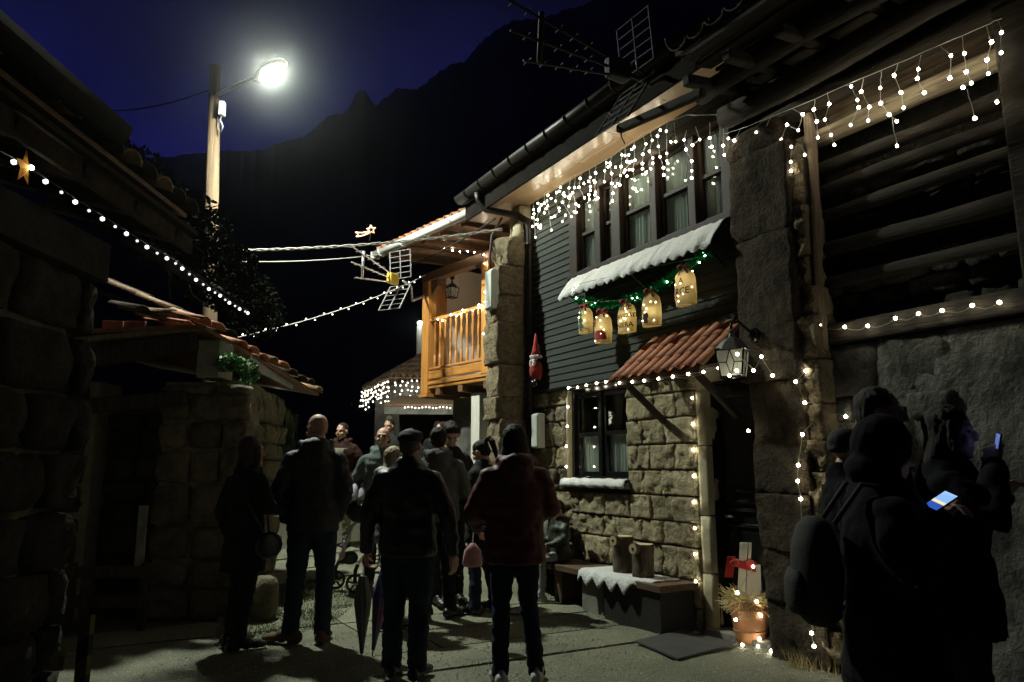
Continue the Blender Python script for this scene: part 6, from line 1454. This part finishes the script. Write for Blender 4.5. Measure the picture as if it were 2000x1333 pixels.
# umbrellas held by the man in the cap
def brolly(label, top, tip, m, m2, grp='closed umbrellas held by the flat cap man'):
    t = thing('umbrella', label, 'umbrella', top, grp); top, tip = Vector(top), Vector(tip); ax = (tip - top); mb = MB(); n = 24; vs = []; fs = []
    x = ax.cross(V(0, 1, 0)).normalized(); yv = ax.normalized().cross(x); K = 14
    for i in range(K + 1):
        f = i / K; r = (.028 + .028 * math.sin(min(1, f * 3) * math.pi / 2)) * (1 - .82 * max(0, f - .3) / .7)
        for j in range(n): a = 2 * math.pi * j / n; rr_ = r * (1 + .28 * math.sin(a * 8 + f * 3)); vs.append(top + ax * (.08 + .86 * f) + (x * math.cos(a) + yv * math.sin(a)) * rr_)
    for i in range(K):
        for j in range(n): fs.append((i * n + j, i * n + (j + 1) % n, (i + 1) * n + (j + 1) % n, (i + 1) * n + j))
    fs.append(tuple(range(n))); fs.append(tuple(K * n + j for j in range(n))); mb.add(vs, fs).build('canopy', m, t, True)
    MB().tube([top - ax * .06, tip], .006, 6).build('shaft', M['metal'], t, True)
    hk = [top - ax * .06, top - ax * .12, top - ax * .16 + x * .015, top - ax * .17 + x * .045, top - ax * .13 + x * .06]; MB().tube(hk, .011, 8).build('handle', m2, t, True); return t
hl = cap['wr'][0]
tipA = ground_pts([(706, 1288)], .02)[0]; tipB = ground_pts([(727, 1282)], .02)[0]
brolly('closed dark grey umbrella with red top held by flat cap man', V(tipA.x - .015, tipA.y + .04, .66), tipA, fab('grey_umbrella_cloth', (.13, .13, .12), .5, .4), M['red'])
M['pat'] = mat('patterned_umbrella_cloth', (.30, .10, .20), (.12, .16, .36), .5, 14, .1, 40, lo=.45, hi=.55)
brolly('closed pink and blue patterned umbrella held by flat cap man', V(tipB.x + .07, tipB.y + .10, .70), tipB, M['pat'], M['black'])
# small pink bag
pb = thing('gift_bag', 'small pink bag hanging from the hand by the red jacket', 'bag', (-.36, 6.2, .8)); c = at(923, 1083, 6.4)
MB().loft([(c.x, c.y, c.z - .10, .07, .035), (c.x, c.y, c.z - .08, .085, .045), (c.x, c.y, c.z + .03, .07, .04), (c.x, c.y, c.z + .09, .02, .02)], 12).build('bag', fab('pale_pink_cotton', (.42, .22, .24)), pb, True)
MB().tube([c + V(0, 0, .09), c + V(.01, 0, .22)], .006, 5).build('cord', M['cable'], pb)
# ------------------------------------------------------------------ stroller
c = at(665, 1120, 8.6); gzs = gz(c.x, 8.7)
SP = thing('stroller', 'baby stroller with pale grey hood and black five spoke wheels', 'stroller', (-2.0, 8.7, gzs))
def W(u, v, y=8.7): return at(u, v, y)
def wheel(nm, ctr, r):
    ax = V(.25, -.97, 0); w_ = MB().tube([ctr - ax * .018, ctr + ax * .018], .02, 10).build(nm, M['alum'], SP, True)
    x = V(.97, .25, 0); ty_ = MB().tube([ctr + (x * math.cos(a) + V(0, 0, 1) * math.sin(a)) * r for a in [6.2832 * i / 24 for i in range(25)]], .016, 6); ty_.build('tyre', M['black'], w_, True)
    for k in range(5): a = 6.2832 * k / 5 + .3; MB().tube([ctr, ctr + (x * math.cos(a) + V(0, 0, 1) * math.sin(a)) * r], [.014, .009], 6).build('spoke', M['hazk'], w_, True)
wz = gz(-2.07, 8.7) + .105
wc = W(657, 1112); wc.z = gz(wc.x, wc.y) + .105
wheel('wheel', wc, .088); wc2 = W(694, 1117, 8.55); wc2.z = gz(wc2.x, wc2.y) + .105; wheel('wheel', wc2, .088)
wc3 = wc + V(.35, .75, .08); wheel('wheel', wc3, .11); wc4 = wc2 + V(.35, .75, .08); wheel('wheel', wc4, .11)
fk = MB().tube([wc, wc + V(-.01, 0, .12), wc + V(.02, 0, .20), wc + V(.14, .02, .205)], .022, 8).tube([wc2, wc2 + V(0, 0, .14), wc2 + V(.02, .02, .2)], .022, 8); fk.build('fork', M['hazk'], SP, True)
MB().tube([wc + V(.03, .0, .21), W(688, 1028), W(730, 985, 8.9)], .018, 8).build('frame_tube', M['tube'], SP, True)
MB().tube([wc2 + V(.03, .0, .21), wc2 + V(.22, .1, .48), wc2 + V(.55, .3, .85)], .016, 8).build('frame_tube', M['alum'], SP, True)
sc = W(700, 1020, 8.75)
MB().ell(sc + V(.05, .05, .12), (.22, .17, .14), 16, 10).build('carrycot', M['hazk'], SP, True)
MB().ell(W(684, 1090, 8.65), (.09, .08, .075), 14, 8).build('basket', fab('basket_net', (.05, .05, .05)), SP, True)
MB().ell(W(668, 1082, 8.55), (.035, .05, .06), 10, 8).build('pouch', fab('pink_print_cloth', (.40, .25, .28)), SP, True)
hc_ = W(700, 985, 8.75); q = MB()
for k in range(5):
    a = R(70 + 26 * k); q.tube([hc_ + V(math.cos(a) * .20 + 0, math.cos(b_) * .17, math.sin(a) * .22 * max(.15, math.sin(b_)) + .02) for b_ in [math.pi * i / 10 for i in range(11)]], .045, 8)
q.build('hood', fab('pale_lilac_grey_cloth', (.42, .41, .46)), SP, True)
# litter on the lane
lf_ = MB(); p = ground_pts([(500, 1206)], .0)[0]; p.z = .012
lf_.add([p + V(-.06, 0, 0), p + V(-.02, .025, .012), p + V(.05, .012, .004), p + V(.065, -.008, .014), p + V(.01, -.02, .004)], [(0, 1, 2, 3, 4)]); lf_.build('dead_leaf', M['plaster'], None, label='pale dead leaf lying on the moss by the boulder', cat='leaf')

# ------------------------------------------------------------------ thin mist, added to give the street lamp its halo
hm_ = bpy.data.materials.new('halo_haze'); hm_.use_nodes = True; t = hm_.node_tree; t.nodes.clear()
o_ = t.nodes.new('ShaderNodeOutputMaterial'); pv = t.nodes.new('ShaderNodeVolumePrincipled'); pv.inputs['Color'].default_value = (.9, .95, .9, 1); pv.inputs['Density'].default_value = .00055; pv.inputs['Anisotropy'].default_value = .97
t.links.new(pv.outputs[0], o_.inputs['Volume'])
MB().box8([V(-380, -380, -6), V(380, -380, -6), V(380, 380, -6), V(-380, 380, -6), V(-380, -380, 330), V(380, -380, 330), V(380, 380, 330), V(-380, 380, 330)]).build('haze', hm_, None, kind='stuff')
